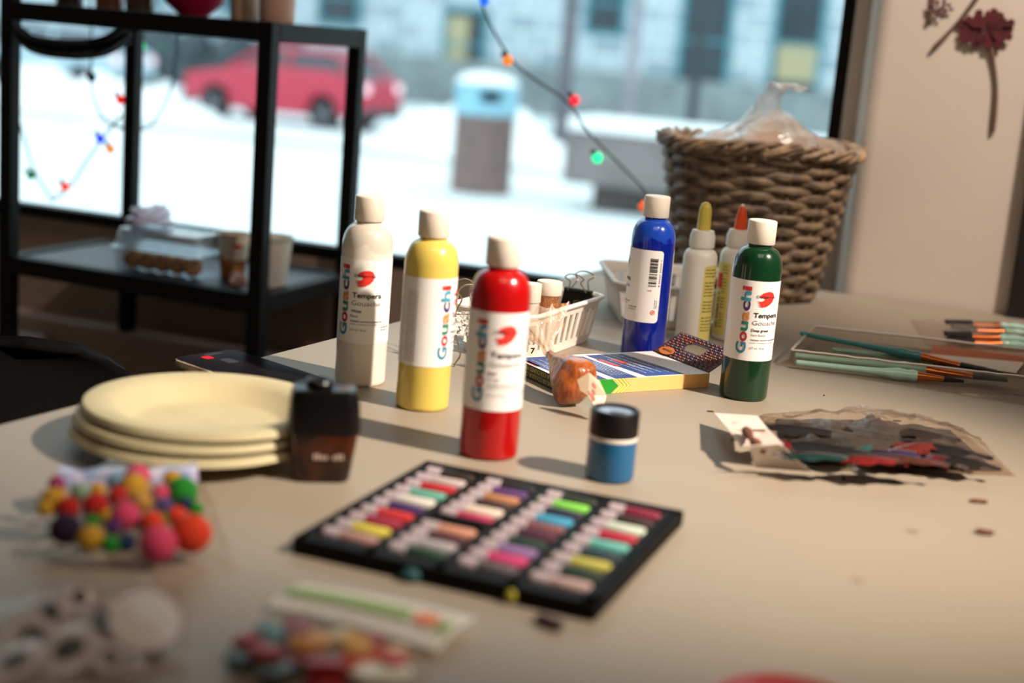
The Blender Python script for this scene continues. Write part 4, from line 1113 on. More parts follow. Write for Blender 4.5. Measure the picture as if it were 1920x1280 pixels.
# ================================================================== WICKER BASKET
bc = Vector((.325, 2.02, T))
t = thing('wicker_basket', 'large brown wicker basket at the back of the table', 'basket', bc)
M_wk = mat('wicker', '#947b60', .6, col2='#4a382b', scale=45, bump=.5, bscale=120, stretch=(1, 1, 3)); M_wk2 = mat('wicker_rim', '#ab8d6c', .55, col2='#5e4634', scale=30, bump=.4, bscale=150)
r0, r1, hh_ = .098, .134, .200
NS = 16
b = B(); rows_ = 21
for i in range(rows_):
    z = .008+(hh_-.012)*i/(rows_-1); rad = r0+(r1-r0)*z/hh_
    pts = []
    for k in range(NS*5):
        a = 2*PI*k/(NS*5)
        o_ = .0036*math.sin(a*NS/2*1.0+(PI if i % 2 else 0))
        zz = z+.0022*noise.noise(Vector((a*3, i*2.1, 0)))
        pts.append((math.cos(a)*(rad+o_), math.sin(a)*(rad+o_), zz))
    tube(b, pts, .0050, 8, closed=True, flat=(.34, 1.0))
obj('woven_wall', b, M_wk, t, angle=70)
b = B()
for k in range(NS):
    a = 2*PI*(k+.5)/NS
    tube(b, [(math.cos(a)*r0, math.sin(a)*r0, .002), (math.cos(a)*(r0+r1)/2, math.sin(a)*(r0+r1)/2, hh_/2), (math.cos(a)*r1, math.sin(a)*r1, hh_+.006)], .0026, 6)
obj('stakes', b, M_wk, t)
b = B(); lathe(b, [(.001, .002), (r0-.004, .002), (r0-.002, .006), (.001, .007)], 40, caps=False); obj('woven_floor', b, M_wk, t)
b = B()
for s in range(4):
    pts = []
    for k in range(160):
        a = 2*PI*k/160; ph = a*8+s*2*PI/4
        rad = r1+.001+.0085*math.cos(ph); pts.append((math.cos(a)*rad, math.sin(a)*rad, hh_+.009+.0070*math.sin(ph)+.003*math.sin(a*3)))
    tube(b, pts, .0038, 7, closed=True)
for s in range(10):
    a0 = s*2*PI/10+.2; tube(b, spline([(math.cos(a0+u*.35)*(r1+.009+.004*u), math.sin(a0+u*.35)*(r1+.009+.004*u), hh_+.004+.014*u) for u in (0, .5, 1)], 4), lambda u: .0036*(1-u*.5), 6)
obj('braided_rim', b, M_wk2, t, angle=70)
# crumpled bag inside
bf = film('crinkled_bag', '#f4efea', .42, '#d3bba8', gloss=1.2, rough=.15, bump=1.0, bscale=60)
t = thing('plastic_bag', 'crumpled translucent plastic bag spilling over the wicker basket top', 'plastic bag', bc+Vector((0, 0, .12)))
b = B(); g = []
NA, NR = 44, 16
for i in range(NR+1):
    u = i/NR; ring = []
    for k in range(NA):
        a = 2*PI*k/NA
        rad = .118*(1-u)**.8*(1+.10*math.sin(a*7+u*6)+.12*noise.noise(Vector((math.cos(a)*2, math.sin(a)*2, u*3))))+.004
        z = .07+.055*(u**.7)+.022*noise.noise(Vector((math.cos(a)*2.2*(1-u)+3, math.sin(a)*2.2*(1-u), 5)))+.03*max(0, u-.5)
        ring.append(b.verts.new((math.cos(a)*rad+.018*u, math.sin(a)*rad, z)))
    g.append(ring)
for i in range(NR):
    for k in range(NA): b.faces.new([g[i][k], g[i][(k+1) % NA], g[i+1][(k+1) % NA], g[i+1][k]])
obj('bag_body', b, bf, t, angle=80)
b = B(); pts0 = [hit(x, y, 0, Vector((.33, 2.0, 0)))-t.location for x, y in ((1425, 245), (1435, 205), (1448, 178), (1462, 160), (1490, 168))]
ws = [.030, .020, .010, .016, .020]; secs = []
for i, (q_, w_) in enumerate(zip(spline(pts0, 4), [ws[min(4, j//4)]*(1-(j % 4)/4)+ws[min(4, j//4+1)]*(j % 4)/4 for j in range(17)])):
    secs.append([q_+Vector((math.cos(a)*w_*(1+.2*math.sin(a*4+i)), math.sin(a)*w_*.5, .004*math.sin(a*5+i*.7))) for a in [2*PI*k/28 for k in range(28)]])
loft(b, secs, caps=False); obj('bag_peak', b, film('bag_peak_film', '#f6f8fa', .25, '#e2dcd8', gloss=1.3, rough=.12, bump=1.0, bscale=60), t, angle=80)
crumple('brown_paper', bc+Vector((-.005, -.02, .165)), (.05, .045, .027), .5, mat('kraft_paper', '#9a6f52', .8, var=.2), 'crumpled brown paper inside the wicker basket bag', 'paper', 5)

# ================================================================== PLATES
M_pl = mat('bagasse_plate', '#c4b68e', .75, var=.06, scale=30, bump=.1, bscale=200)
pcn = at(376, 792, .02)
def plate(label, dx, dy, z, tilt=(0, 0)):
    b = B(); r = .094
    prof = [(.001, 0), (.052, 0), (.059, .0015), (.069, .0115), (.075, .0152), (.086, .0170), (.0910, .0162), (r-.001, .0130), (r-.0004, .0134), (.0918, .0180), (.086, .0192), (.0750, .0174), (.0682, .0136), (.0578, .0034), (.051, .0020), (.001, .0020)]
    lathe(b, prof, 72, caps=False)
    o = obj('paper_plate', b, M_pl, loc=(pcn.x+dx, pcn.y+dy, T+z), rot=(tilt[0], tilt[1], 0))
    tag(o, label, 'plate', 'stack of cream paper plates')
plate('lowest cream paper plate of the stack', -.002, -.004, .0005)
plate('middle cream paper plate of the stack', .000, -.001, .0100)
plate('topmost cream paper plate of the stack', .005, .002, .0190)

# ================================================================== SHARPENER TUB
p = (at(548, 908, 0)+at(655, 897, 0))/2
t = thing('pencil_sharpener', 'black pencil sharpener with brown translucent shavings tub', 'sharpener', (p.x-.002, p.y+.010, T), math.radians(12))
t.scale = (1.1, 1.05, 1.05)
def ss(w_, d_, z): return [Vector((x, y, z)) for x, y in rrect(w_, d_, min(w_, d_)*.28, 4)]
M_br = mat('smoky_brown', '#4a2410', .22, spec=.4, col2='#120805', scale=55)
b = B(); loft(b, [ss(.034, .026, .0), ss(.037, .028, .002), ss(.0445, .033, .030), ss(.0465, .034, .0365)]); obj('shavings_tub', b, M_br, t, angle=30)
b = B(); loft(b, [ss(.0475, .035, .0355), ss(.0480, .035, .040), ss(.0450, .033, .058), ss(.0415, .030, .0645), ss(.038, .027, .0655)]); lid = obj('sharpener_lid', b, mat('gloss_black', '#080606', .3, spec=.35), t, angle=30)
b = B(); lathe(b, [(.0001, .0656), (.0085, .0656), (.0095, .069), (.0085, .0705), (.0065, .0700), (.0055, .067)], 28, M=Matrix.Translation((-.004, 0, 0)), caps=False); obj('pencil_hole', b, mat('gloss_black'), lid)
Mt = Matrix.Translation((.003, -.0172, .018)) @ Matrix.Rotation(PI/2-.06, 4, 'X'); b = B(); put_marks(b, -.0095, 0, .0040, .018, M=Mt, seed=3); obj('embossed_name', b, mat('sharpener_print', '#b09a8a', .5), t, smooth=False)

# ================================================================== PHONE
a_, b_, c_ = at(332, 672, .012), at(440, 651, .012), at(645, 716, .012)
uL = (c_-b_).normalized(); uW = Vector((uL.y, -uL.x, 0))     # towards the camera/left
Lp, Wp = .152, .075
cen = b_+uL*Lp/2+uW*Wp/2; cen.z = T
t = thing('phone', 'black smartphone in a marbled cream case overhanging the table edge', 'phone', cen, math.atan2(uL.y, uL.x))
b = B(); loft(b, [[Vector((x, y, z)) for x, y in rrect(Lp-2*i, Wp-2*i, .012-i*.5, 6)] for z, i in ((.0003, .002), (.002, .0004), (.0055, 0), (.0095, .0004), (.0102, .0012))]); obj('phone_case', b, mat('marbled_case', '#dcc6a6', .45, col2='#7a6652', scale=90), t, angle=40)
ms = bpy.data.materials.new('screen_glass'); ms.use_nodes = True; nt = ms.node_tree; nt.nodes.clear()
_o = nt.nodes.new('ShaderNodeOutputMaterial'); _d = nt.nodes.new('ShaderNodeBsdfDiffuse'); _d.inputs[0].default_value = (.012, .009, .011, 1)
_g = nt.nodes.new('ShaderNodeBsdfGlossy'); _g.inputs['Roughness'].default_value = .08; _m = nt.nodes.new('ShaderNodeMixShader'); _m.inputs[0].default_value = .035
nt.links.new(_d.outputs[0], _m.inputs[1]); nt.links.new(_g.outputs[0], _m.inputs[2]); nt.links.new(_m.outputs[0], _o.inputs[0])
b = B(); loft(b, [[Vector((x, y, z)) for x, y in rrect(Lp-.003, Wp-.003, .0105, 6)] for z in (.0100, .0108)]); sc_o = obj('phone_screen', b, ms, t, smooth=False)
b = B(); Mr = Matrix.Translation((-.058, .010-.018, .01085)); prism(b, rrect(.011, .010, .003, 4), 0, .00015, M=Mr); obj('red_icon', b, mat('red_icon', '#b00818', .6, emit='#e00818', estr=.35, spec=.05), sc_o, smooth=False)
b = B(); prism(b, rrect(.006, .022, .0029, 4), 0, .0001, M=Matrix.Translation((-.067, .006, .01085))); prism(b, rrect(.018, .012, .004, 4), 0, .0001, M=Matrix.Translation((-.038, .002, .01085))); obj('grey_widgets', b, mat('screen_widget', '#3a343c', .6, spec=.05), sc_o, smooth=False)

# ================================================================== PASTEL TRAY
TA, TB, TD = at(797, 889, 0), at(1278, 985, 0), at(580, 1036, 0)
tu = (TB-TA).normalized(); LT = .200; WT = .198
tv = Vector((tu.y, -tu.x, 0))               # towards the camera
tang = math.atan2(tu.y, tu.x)
t = thing('pastel_tray', 'square black plastic tray holding rows of oil pastels', 'tray', (TA.x, TA.y, T), tang)
M_tr = mat('black_tray', '#070505', .6, spec=.12, bump=.05, bscale=200)
# local: x along tu, y = -tv direction (so rows run towards -y)
th = .011; b = B()
box(b, (LT/2, -WT/2, .002), (LT, WT, .003), bev=.001)
cw = (LT-.012)/4; sl = .0380
cols_x = [.010+cw*i for i in range(4)]
box(b, (LT/2, -.004, th/2), (LT, .010, th), bev=.001); box(b, (LT/2, -WT+.006, th/2), (LT, .014, th), bev=.001)
for x in [.004]+[c+cw-.005 for c in cols_x]: box(b, (x, -WT/2, th/2), (.009 if x > .01 else .008, WT, th), bev=.001)
box(b, (LT-.003, -WT/2, th/2), (.006, WT, th), bev=.001)
box(b, (cols_x[1]+sl/2, -WT*.52, th/2), (cw, .016, th), bev=.001)
obj('tray_body', b, M_tr, t, smooth=False)
b = B(); ball(b, (.083, -WT-.002, .004), .0055, 12, s=(1.2, .8, .9)); obj('teal_smudge', b, mat('teal_smudge', '#1d4f50', .6), t)
b = B(); ball(b, (.148, -WT-.001, .005), .0035, 12, s=(1, .8, 1.2)); obj('yellow_smudge', b, mat('yellow_smudge', '#a8a02a', .6), t)
colsets = [
 [('dark brown', '#2a1c18'), ('pale grey', '#b9a9a4'), ('red', '#b01824'), ('mint green', '#5fa08c'), ('white', '#d8cfc4'), ('violet', '#43285c'), ('scarlet', '#c22c2a'), ('crimson', '#96203c'), ('lemon yellow', '#cfc04a'), ('dusty pink', '#a88078')],
 [('black', '#191214'), ('purple', '#553068'), ('copper', '#b07850'), ('dark umber', '#33201c'), ('cream', '#dccbb8'), ('rose red', '#b03456'), None, ('salmon', '#c88a72'), ('maroon', '#4a1e22'), ('light grey', '#aaa0a0'), ('bottle green', '#24402f')],
 [('olive black', '#262c1c'), ('lime green', '#7cc84a'), ('midnight blue', '#241e38'), ('sky blue', '#3f97b8'), ('mauve brown', '#7a4a4c'), ('wine', '#4a1a30'), ('forest green', '#20382a'), ('lavender', '#8a6a98'), ('hot pink', '#cc3a70'), ('slate grey', '#5c5458')],
 [('burgundy', '#801c34'), ('chocolate', '#38211e'), ('pale mint', '#c8d4c0'), ('cherry red', '#b01c38'), ('turquoise', '#63b0a4'), ('dark slate', '#2a3c44'), ('mustard', '#b8b050'), ('pine green', '#1f3426'), ('blush', '#b89a94')]]
ordn = ['first', 'second', 'third', 'fourth', 'fifth', 'sixth', 'seventh', 'eighth', 'ninth', 'tenth', 'eleventh']
cname = ['left', 'second', 'third', 'right']
M_sl = mat('pastel_sleeve', '#c4b2b6', .5, var=.3, scale=200)
b = B(); X = Matrix.Rotation(PI/2, 4, 'Y'); lathe(b, [(.0040, -.019), (.0047, -.018), (.0047, .0175), (.0038, .019)], 14, M=X)
me_stick = obj('stick', b, M_sl); sm = me_stick.data; bpy.data.objects.remove(me_stick)
b = B(); lathe(b, [(.0050, -.0175), (.0051, -.017), (.0051, -.0070), (.0050, -.0065)], 14, M=X, caps=False)
tmp = obj('sl', b, M_sl); slm = tmp.data; bpy.data.objects.remove(tmp)
for ci, cs in enumerate(colsets):
    pitch = (WT-.026)/len(cs); n_ = 0
    for ri, item in enumerate(cs):
        if item is None: continue
        nm, col = item; n_ += 1
        lx = cols_x[ci]+sl/2; ly = -(.012+pitch*(ri+.5))
        wp = TA+tu*lx+tv*(-ly); wp.z = T+.0036+.0051
        root = bpy.data.objects.new('oil_pastel', None); sc.collection.objects.link(root)
        root.location = wp; root.rotation_euler = (0, 0, tang+rnd.uniform(-.03, .03)); root.empty_display_size = .01
        tag(root, '%s oil pastel, %s from the back in the %s column of the tray' % (nm, ordn[n_-1], cname[ci]), 'oil pastel', 'oil pastels in the black tray')
        d_ = sm.copy(); d_.materials.clear(); d_.materials.append(mat('pastel_'+col[1:], col, .45, coat=.15))
        so = bpy.data.objects.new('pastel_stick', d_); sc.collection.objects.link(so); so.parent = root
        so2 = bpy.data.objects.new('paper_sleeve', slm); sc.collection.objects.link(so2); so2.parent = root
# loose dark chip in front of the tray
p = at(1030, 1167, .003); b = B(); lathe(b, [(.002, -.0085), (.0034, -.0075), (.0034, .007), (.0022, .0085)], 10, M=Matrix.Rotation(PI/2, 4, 'Y'))
tag(obj('broken_pastel', b, mat('dark_mauve_pastel', '#3a2028', .6), loc=(p.x, p.y, T+.0034), rot=(0, 0, -.6)), 'broken dark pastel stub lying in front of the tray', 'pastel')

# ================================================================== BAGS IN THE FOREGROUND
def pillow(name, poly, h, m, parent, base=.0006, seed=0, amp=.25, nu=26, nv=20, zfun=None):
    """bag over a four-cornered footprint: bottom sheet and a domed, wrinkled top sheet"""
    b = B(); P = [Vector((q.x, q.y, 0)) for q in poly]; tops, bots = [], []
    for i in range(nu+1):
        rt, rb = [], []
        for j in range(nv+1):
            u, v = i/nu, j/nv
            q_ = (P[0]*(1-u)+P[1]*u)*(1-v)+(P[3]*(1-u)+P[2]*u)*v
            e = (max(0, min(u, 1-u)*2))**.45*(max(0, min(v, 1-v)*2))**.45
            n_ = noise.noise(Vector((q_.x*45+seed, q_.y*45, 0)))+.7*noise.noise(Vector((q_.x*110, q_.y*110+seed, 0)))
            hz = h*e*(1+amp*n_)*(zfun(u, v) if zfun else 1)
            edge = .0025*abs(noise.noise(Vector((u*9+seed, v*9, 2))))
            rt.append(b.verts.new((q_.x, q_.y, T+base+.0004+hz+edge)))
            rb.append(b.verts.new((q_.x, q_.y, T+base+edge*.6)))
        tops.append(rt); bots.append(rb)
    for i in range(nu):
        for j in range(nv):
            b.faces.new([tops[i][j], tops[i+1][j], tops[i+1][j+1], tops[i][j+1]])
    for i in range(nu):
        for j in range(nv):
            b.faces.new([bots[i][j+1], bots[i+1][j+1], bots[i+1][j], bots[i][j]])
    off_ = Vector(parent.location)
    for v in b.verts: v.co -= off_
    return obj(name, b, m, parent, angle=70)
clearbag = film('clear_bag', '#fbf8f4', .015, '#e8dccf', gloss=.3, rough=.05, bump=.8, bscale=70)
# pompoms
pq = [at(68, 925, .0), at(372, 890, .0), at(452, 1075, .0), at(38, 1072, .0)]
c_ = (pq[0]+pq[2])/2
t = thing('pompom_bag', 'clear plastic bag of colourful pompoms in front of the plates', 'bag of pompoms', (c_.x, c_.y, T))
pillow('bag_film', pq, .036, clearbag, t, seed=3)
b = B(); hp = [at(110, 890, .02), at(366, 878, .02), at(372, 905, .022), at(110, 915, .022)]
for k, (x0_, x1_) in enumerate(((0, 1),)):
    N = 16; V = []
    for i in range(N+1):
        u = i/N; aa = hp[0]*(1-u)+hp[1]*u; bb = hp[3]*(1-u)+hp[2]*u
        V.append([b.verts.new(aa*(1-v)+bb*v+Vector((0, 0, .008*math.sin(v*PI)+.003*noise.noise(Vector((u*8, v*4, 0))))) - Vector(t.location)) for v in (0, .33, .66, 1)])
    for i in range(N):
        for j in range(3): b.faces.new([V[i][j], V[i+1][j], V[i+1][j+1], V[i][j+1]])
obj('printed_header', b, mat('bag_header_print', '#6a86b0', .3, col2='#c9b8d0', scale=60, coat=.5), t)
PY, RD, PU, GR, PK, OR, NV, TE = '#cf9a28', '#b8180c', '#220a2c', '#1d8a24', '#dc4468', '#e03c18', '#1c2c58', '#8aa48a'
pl = [(300, 290, 68, PY), (365, 325, 58, RD), (355, 440, 78, PU), (520, 315, 66, RD), (580, 370, 34, PY), (505, 402, 36, GR), (495, 492, 66, PY), (605, 525, 46, GR), (690, 515, 46, NV),
      (685, 372, 74, PK), (650, 262, 52, RD), (725, 225, 76, PY), (775, 295, 50, PY), (750, 160, 66, PK), (830, 405, 60, OR), (865, 520, 92, PK), (1045, 465, 98, OR), (955, 372, 50, OR),
      (990, 240, 78, GR), (1070, 332, 36, GR), (1010, 305, 36, NV), (880, 252, 48, PK), (940, 172, 48, PY), (440, 240, 50, TE), (310, 195, 42, '#a8386a'), (895, 315, 44, '#54407c'), (530, 230, 40, PY), (630, 180, 44, '#6f98b8'), (245, 330, 40, PY), (900, 380, 26, GR), (620, 430, 40, '#5a2a6a')]
pnames = {PY: 'yellow', RD: 'red', PU: 'dark purple', GR: 'green', PK: 'pink', OR: 'orange', NV: 'navy', TE: 'sage', '#a8386a': 'magenta', '#54407c': 'violet', '#6f98b8': 'pale blue', '#5a2a6a': 'plum'}
placed = []
for (zx, zy, zr, col) in pl:
    px_, py_ = zx/2.909, 840+zy/2.909
    f_ = min(1, max(0, (zy-160)/380))
    z = .030-.014*f_
    p = at(px_, py_, z); r = zr*1.16/2.909*(p.y*.98+.02)/FPX
    z = max(z, r*1.02+.001); p = at(px_, py_, z)
    placed.append([p, r, col])
# push overlapping ones apart a little
for _ in range(30):
    for i in range(len(placed)):
        for j in range(i):
            d_ = placed[i][0]-placed[j][0]; mn = (placed[i][1]+placed[j][1])*.84
            if d_.length < mn and d_.length > 1e-6:
                s_ = d_.normalized()*(mn-d_.length)*.5; placed[i][0] += s_; placed[j][0] -= s_
    for q_ in placed: q_[0].z = max(q_[0].z, T+.0015+q_[1])
fuzzm = {}
cnt = {}
rng_ = sorted(range(len(placed)), key=lambda i: placed[i][0].x)
seen = {}
for i in rng_:
    p, r, col = placed[i]; nm = pnames[col]; seen[nm] = seen.get(nm, 0)+1
tot = dict(seen); seen = {}
for i in rng_:
    p, r, col = placed[i]; nm = pnames[col]; seen[nm] = seen.get(nm, 0)+1
    b = B(); vs = ball(b, (0, 0, 0), r, 20)
    for v in vs: v.co *= 1+.055*noise.noise(v.co*900+Vector((i, 0, 0)))
    o = obj('pompom', b, mat('pompom_'+col[1:], col, .95, var=.2, scale=500, bump=.6, bscale=1500), loc=p, angle=180)
    tx = 'only %s pompom in the bag' % nm if tot[nm] == 1 else '%s pompom, %s %s one from the left in the bag' % (nm, ordn[seen[nm]-1], nm)
    tag(o, tx, 'pompom', 'pompoms in the clear bag')
# googly eyes
gq = [at(-60, 1150, .0), at(345, 1105, .0), at(352, 1265, .0), at(-80, 1330, .0)]
c_ = (gq[0]+gq[2])/2
t = thing('eye_bag', 'clear plastic bag of googly eyes at the bottom left corner', 'bag of googly eyes', (c_.x, c_.y, T))
pillow('bag_film', gq, .028, film('clear_bag_two', '#f8f2ec', .03, '#d6c4b6', gloss=.4, rough=.05, bump=.8, bscale=60), t, seed=11)
M_ew = mat('eye_white', '#e2d8d8', .4); M_ewb = mat('eye_bright_white', '#ece4e0', .4); M_ep = mat('eye_pupil', '#160f10', .3)
eyes = [(131, 1218, .0135, .35, -.2, M_ew, 'large googly eye with a wide black pupil facing up'), (272, 1165, .0150, PI+.5, .25, M_ewb, 'largest googly eye turned to show its bright white back'), (289, 1209, .0052, .1, .2, M_ew, 'tiny googly eye below the bright white one'),
        (60, 1195, .011, .5, .3, M_ew, 'googly eye left of the large black pupil'), (30, 1240, .012, .2, -.3, M_ew, 'googly eye nearest the lower left corner'), (195, 1165, .010, 1.2, .3, M_ew, 'googly eye between the large pupil and the bright one'),
        (205, 1235, .008, .3, .5, M_ew, 'small googly eye right of the large black pupil'), (95, 1150, .009, .9, -.2, M_ew, 'googly eye at the back of the bag on the left'), (245, 1248, .006, .2, 0, M_ew, 'tiny googly eye nearest the front of the bag'), (150, 1120, .007, .6, .1, M_ew, 'small googly eye farthest back in the bag')]
for (ex_, ey_, r, tx, ty, m_, lb) in eyes:
    r *= 1.22
    p = at(ex_, ey_, .012); z = max(.004, min(.016, abs(r*math.sin(min(tx, PI/2)))*.8+.003))
    p = at(ex_, ey_, z)
    e = thing('googly_eye', lb, 'googly eye', p, 0, 'googly eyes in the clear bag'); e.rotation_euler = (tx, ty, 0)
    b = B(); lathe(b, [(.0001, -.0012), (r, -.0012), (r, .0004), (.0001, .0004)], 28, caps=False); obj('eye_disc', b, m_, e, angle=40)
    b = B(); lathe(b, [(.0001, .0007), (r*.5, .0007), (r*.5, .0014), (.0001, .0014)], 20, caps=False); obj('pupil', b, M_ep, e, angle=40)
    b = B(); lathe(b, [(r*.97, .0005), (r*.93, .003), (r*.6, .0052), (r*.2, .006), (.0001, .006)], 24, caps=False); obj('clear_dome', b, film('eye_dome', '#ffffff', .03, gloss=1.0, rough=.05), e)
# bag with header card
H_ = [at(568, 1092, .004), at(893, 1160, .006), at(822, 1222, .004), at(500, 1135, .004)]
t = thing('craft_bag', 'clear bag with cream card header in front of the pastel tray', 'bag of craft pieces', ((H_[0].x+H_[2].x)/2, (H_[0].y+H_[2].y)/2, T))
off_ = Vector(t.location)
b = B(); N = 16; V = []
for i in range(N+1):
    u = i/N; aa = H_[0]*(1-u)+H_[1]*u; bb = H_[3]*(1-u)+H_[2]*u
    V.append([b.verts.new(aa*(1-v)+bb*v+Vector((0, 0, .002*math.sin(u*3)+.003*math.sin(v*PI)))-off_) for v in (0, .25, .5, .75, 1)])
for i in range(N):
    for j in range(4): b.faces.new([V[i][j], V[i+1][j], V[i+1][j+1], V[i][j+1]])
bmesh.ops.solidify(b, geom=b.faces[:], thickness=-.0008)
hd = obj('header_card', b, mat('cream_card', '#f8f3e6', .5), t, smooth=False)
def onh(u, v, l=.0016): 
    aa = H_[0]*(1-u)+H_[1]*u; bb = H_[3]*(1-u)+H_[2]*u
    return aa*(1-v)+bb*v+Vector((0, 0, .002*math.sin(u*3)+.003*math.sin(v*PI)+l))-off_
b = B(); pr_ = None
for i in range(17):
    u = .02+.72*i/16; cur = [b.verts.new(onh(u, .44-.06*u)), b.verts.new(onh(u, .68-.02*u))]
    if pr_: b.faces.new([pr_[0], cur[0], cur[1], pr_[1]])
    pr_ = cur
pr_ = None
for i in range(4):
    u = .9+.07*i/3; cur = [b.verts.new(onh(u, .45)), b.verts.new(onh(u, .70))]
    if pr_: b.faces.new([pr_[0], cur[0], cur[1], pr_[1]])
    pr_ = cur
obj('green_band', b, mat('olive_green_band', '#7f9438', .5), hd, smooth=False)
b = B(); b.faces.new([b.verts.new(onh(.83+.07*math.cos(a*PI/8), .52+.17*math.sin(a*PI/8), .0019)) for a in range(16)]); obj('orange_oval', b, mat('card_orange', '#d06a30', .5), hd, smooth=False)
Q = [at(505, 1140, 0), at(815, 1225, 0), at(790, 1320, 0), at(420, 1290, 0)]
pillow('bag_film', Q, .020, clearbag, t, seed=20)
pcs = [(512, 1190, .011, '#1d5454', 'teal'), (462, 1200, .008, '#98080a', 'red'), (500, 1222, .010, '#98080a', 'red'), (455, 1235, .009, '#1f2a20', 'dark green'), (582, 1202, .012, '#c88418', 'amber'), (560, 1235, .010, '#800606', 'red'),
       (610, 1245, .011, '#a00a08', 'red'), (640, 1195, .008, '#cfbf8a', 'cream'), (668, 1208, .009, '#dba040', 'amber'), (668, 1245, .011, '#d0400e', 'orange'), (700, 1225, .009, '#d05a14', 'orange'), (745, 1222, .006, '#cf9a50', 'amber'),
       (728, 1262, .012, '#ece2c4', 'cream'), (692, 1262, .009, '#ece2c4', 'cream'), (560, 1175, .008, '#8a1414', 'red'), (520, 1258, .010, '#30301c', 'dark green'), (700, 1200, .006, '#a02038', 'crimson'), (740, 1240, .007, '#c81c10', 'red'), (610, 1275, .010, '#a00a08', 'red')]
tt = {}
for q_ in pcs: tt[q_[4]] = tt.get(q_[4], 0)+1
sn = {}
for k, (ex_, ey_, r, col, nm) in enumerate(sorted(pcs)):
    z = .006+.006*(k % 3)/2; p = at(ex_, ey_, z)
    b = B(); R_ = lathe(b, [(.0001, -.0028), (r*.8, -.0028), (r, -.001), (r, .001), (r*.8, .0028), (.0001, .0028)], 24, caps=False)
    o = obj('craft_shape', b, mat('shape_'+col[1:], col, .45), loc=p, rot=(rnd.uniform(-.25, .25), rnd.uniform(-.25, .25), rnd.uniform(0, 3)))
    sn[nm] = sn.get(nm, 0)+1
    tag(o, 'only %s rounded craft piece in the bag with header card' % nm if tt[nm] == 1 else '%s rounded craft piece, %s %s one from the left in its bag' % (nm, ordn[sn[nm]-1], nm), 'craft piece', 'rounded craft pieces in the header bag')
# red lid at the bottom edge
p = at(1462, 1261, .012); 
t = thing('round_lid', 'round red lid cut off by the bottom of the picture', 'tin', (p.x, p.y-.045, T))
b = B(); lathe(b, [(.043, 0), (.045, .0015), (.045, .0105), (.0435, .0122), (.041, .0122), (.040, .0100), (.001, .0095)], 64); obj('lid_disc', b, mat('red_lid_plastic', '#b00f0c', .35, coat=.3), t, angle=40)
b = B()
for k in range(48):
    a = 2*PI*k/48; box(b, (.0451*math.cos(a), .0451*math.sin(a), .006), (.0006, .0016, .008), a)
obj('grip_ribs', b, mat('red_lid_plastic'), t, smooth=False)

# ================================================================== FEATHER BAG
FQ = [at(1424, 780, 0), at(1800, 804, 0), at(1905, 893, .0), at(1432, 878, 0)]
c_ = (FQ[0]+FQ[2])/2
t = thing('feather_bag', 'clear plastic bag of dark and red feathers on the right', 'bag of feathers', (c_.x, c_.y, T))
pillow('bag_film', FQ, .030, film('feather_film', '#f3ece4', .05, '#cdbba8', gloss=.35, rough=.07, bump=1.0, bscale=55), t, seed=31, amp=.35)
b = B(); c2 = (FQ[0]*.2+FQ[1]*.3+FQ[2]*.3+FQ[3]*.2); c2.z = T
g = []
for i in range(31):
    row = []
    for j in range(15):
        u, v = i/30, j/14
        q_ = (FQ[0]*(1-u)+FQ[1]*u)*(1-v)+(FQ[3]*(1-u)+FQ[2]*u)*v
        if i in (0, 30) or j in (0, 14): hz = 0
        else: hz = .017*(min(u, 1-u)*2)**.5*(min(v, 1-v)*2)**.5*(1+.9*noise.noise(Vector((u*9, v*5, 3)))+.5*noise.noise(Vector((u*25, v*14, 8))))
        q_ = c_*.14+q_*.86
        row.append(b.verts.new(Vector((q_.x-c_.x, q_.y-c_.y, .0012+max(0, hz)))))
    g.append(row)
for i in range(30):
    for j in range(14): b.faces.new([g[i][j], g[i+1][j], g[i+1][j+1], g[i][j+1]])
o = obj('feather_down', b, mat('dark_down', '#0c0605', .9, col2='#2c100b', scale=45, bump=1.0, bscale=260), loc=(c_.x, c_.y, T), angle=180)
tag(o, 'matted dark down filling the clear feather bag', 'feather down', kind='stuff')
def feather(label, p, rz, Lf, wf, col, tilt=0.0, z=.008):
    t_ = thing('feather', label, 'feather', (p.x, p.y, T+z), rz, 'feathers in the clear bag'); t_.rotation_euler = (tilt, 0, rz)
    b = B(); N = 14; Vm, Vl, Vr = [], [], []
    for i in range(N+1):
        u = i/N; w_ = wf*math.sin(min(1, u*1.15+.08)*PI)**.7 if u < .86 else wf*(1-u)/.14*.62
        w_ = max(.0004, w_*(1+.25*math.sin(i*5.1)))
        x = (u-.5)*Lf; zc = .004*math.sin(u*PI); bend = .12*Lf*(u-.5)**2*2
        Vm.append(b.verts.new((x, bend, zc+.001))); Vl.append(b.verts.new((x+.25*w_, bend+w_, zc-.0015))); Vr.append(b.verts.new((x+.25*w_, bend-w_, zc-.0015)))
    for i in range(N):
        b.faces.new([Vm[i], Vm[i+1], Vl[i+1], Vl[i]]); b.faces.new([Vr[i], Vr[i+1], Vm[i+1], Vm[i]])
    bmesh.ops.solidify(b, geom=b.faces[:], thickness=.0005)
    obj('vane', b, mat('feather_'+col[1:], col, .7, var=.45, scale=300), t_, angle=60)
    b = B(); tube(b, spline([((u-.5)*Lf*1.12-.004, .12*Lf*(u-.5)**2*2, .004*math.sin(u*PI)+.0016) for u in (0, .25, .5, .75, 1)], 4), lambda u: .0007*(1-u*.6), 5); obj('quill', b, mat('quill', '#3a261c', .6), t_)
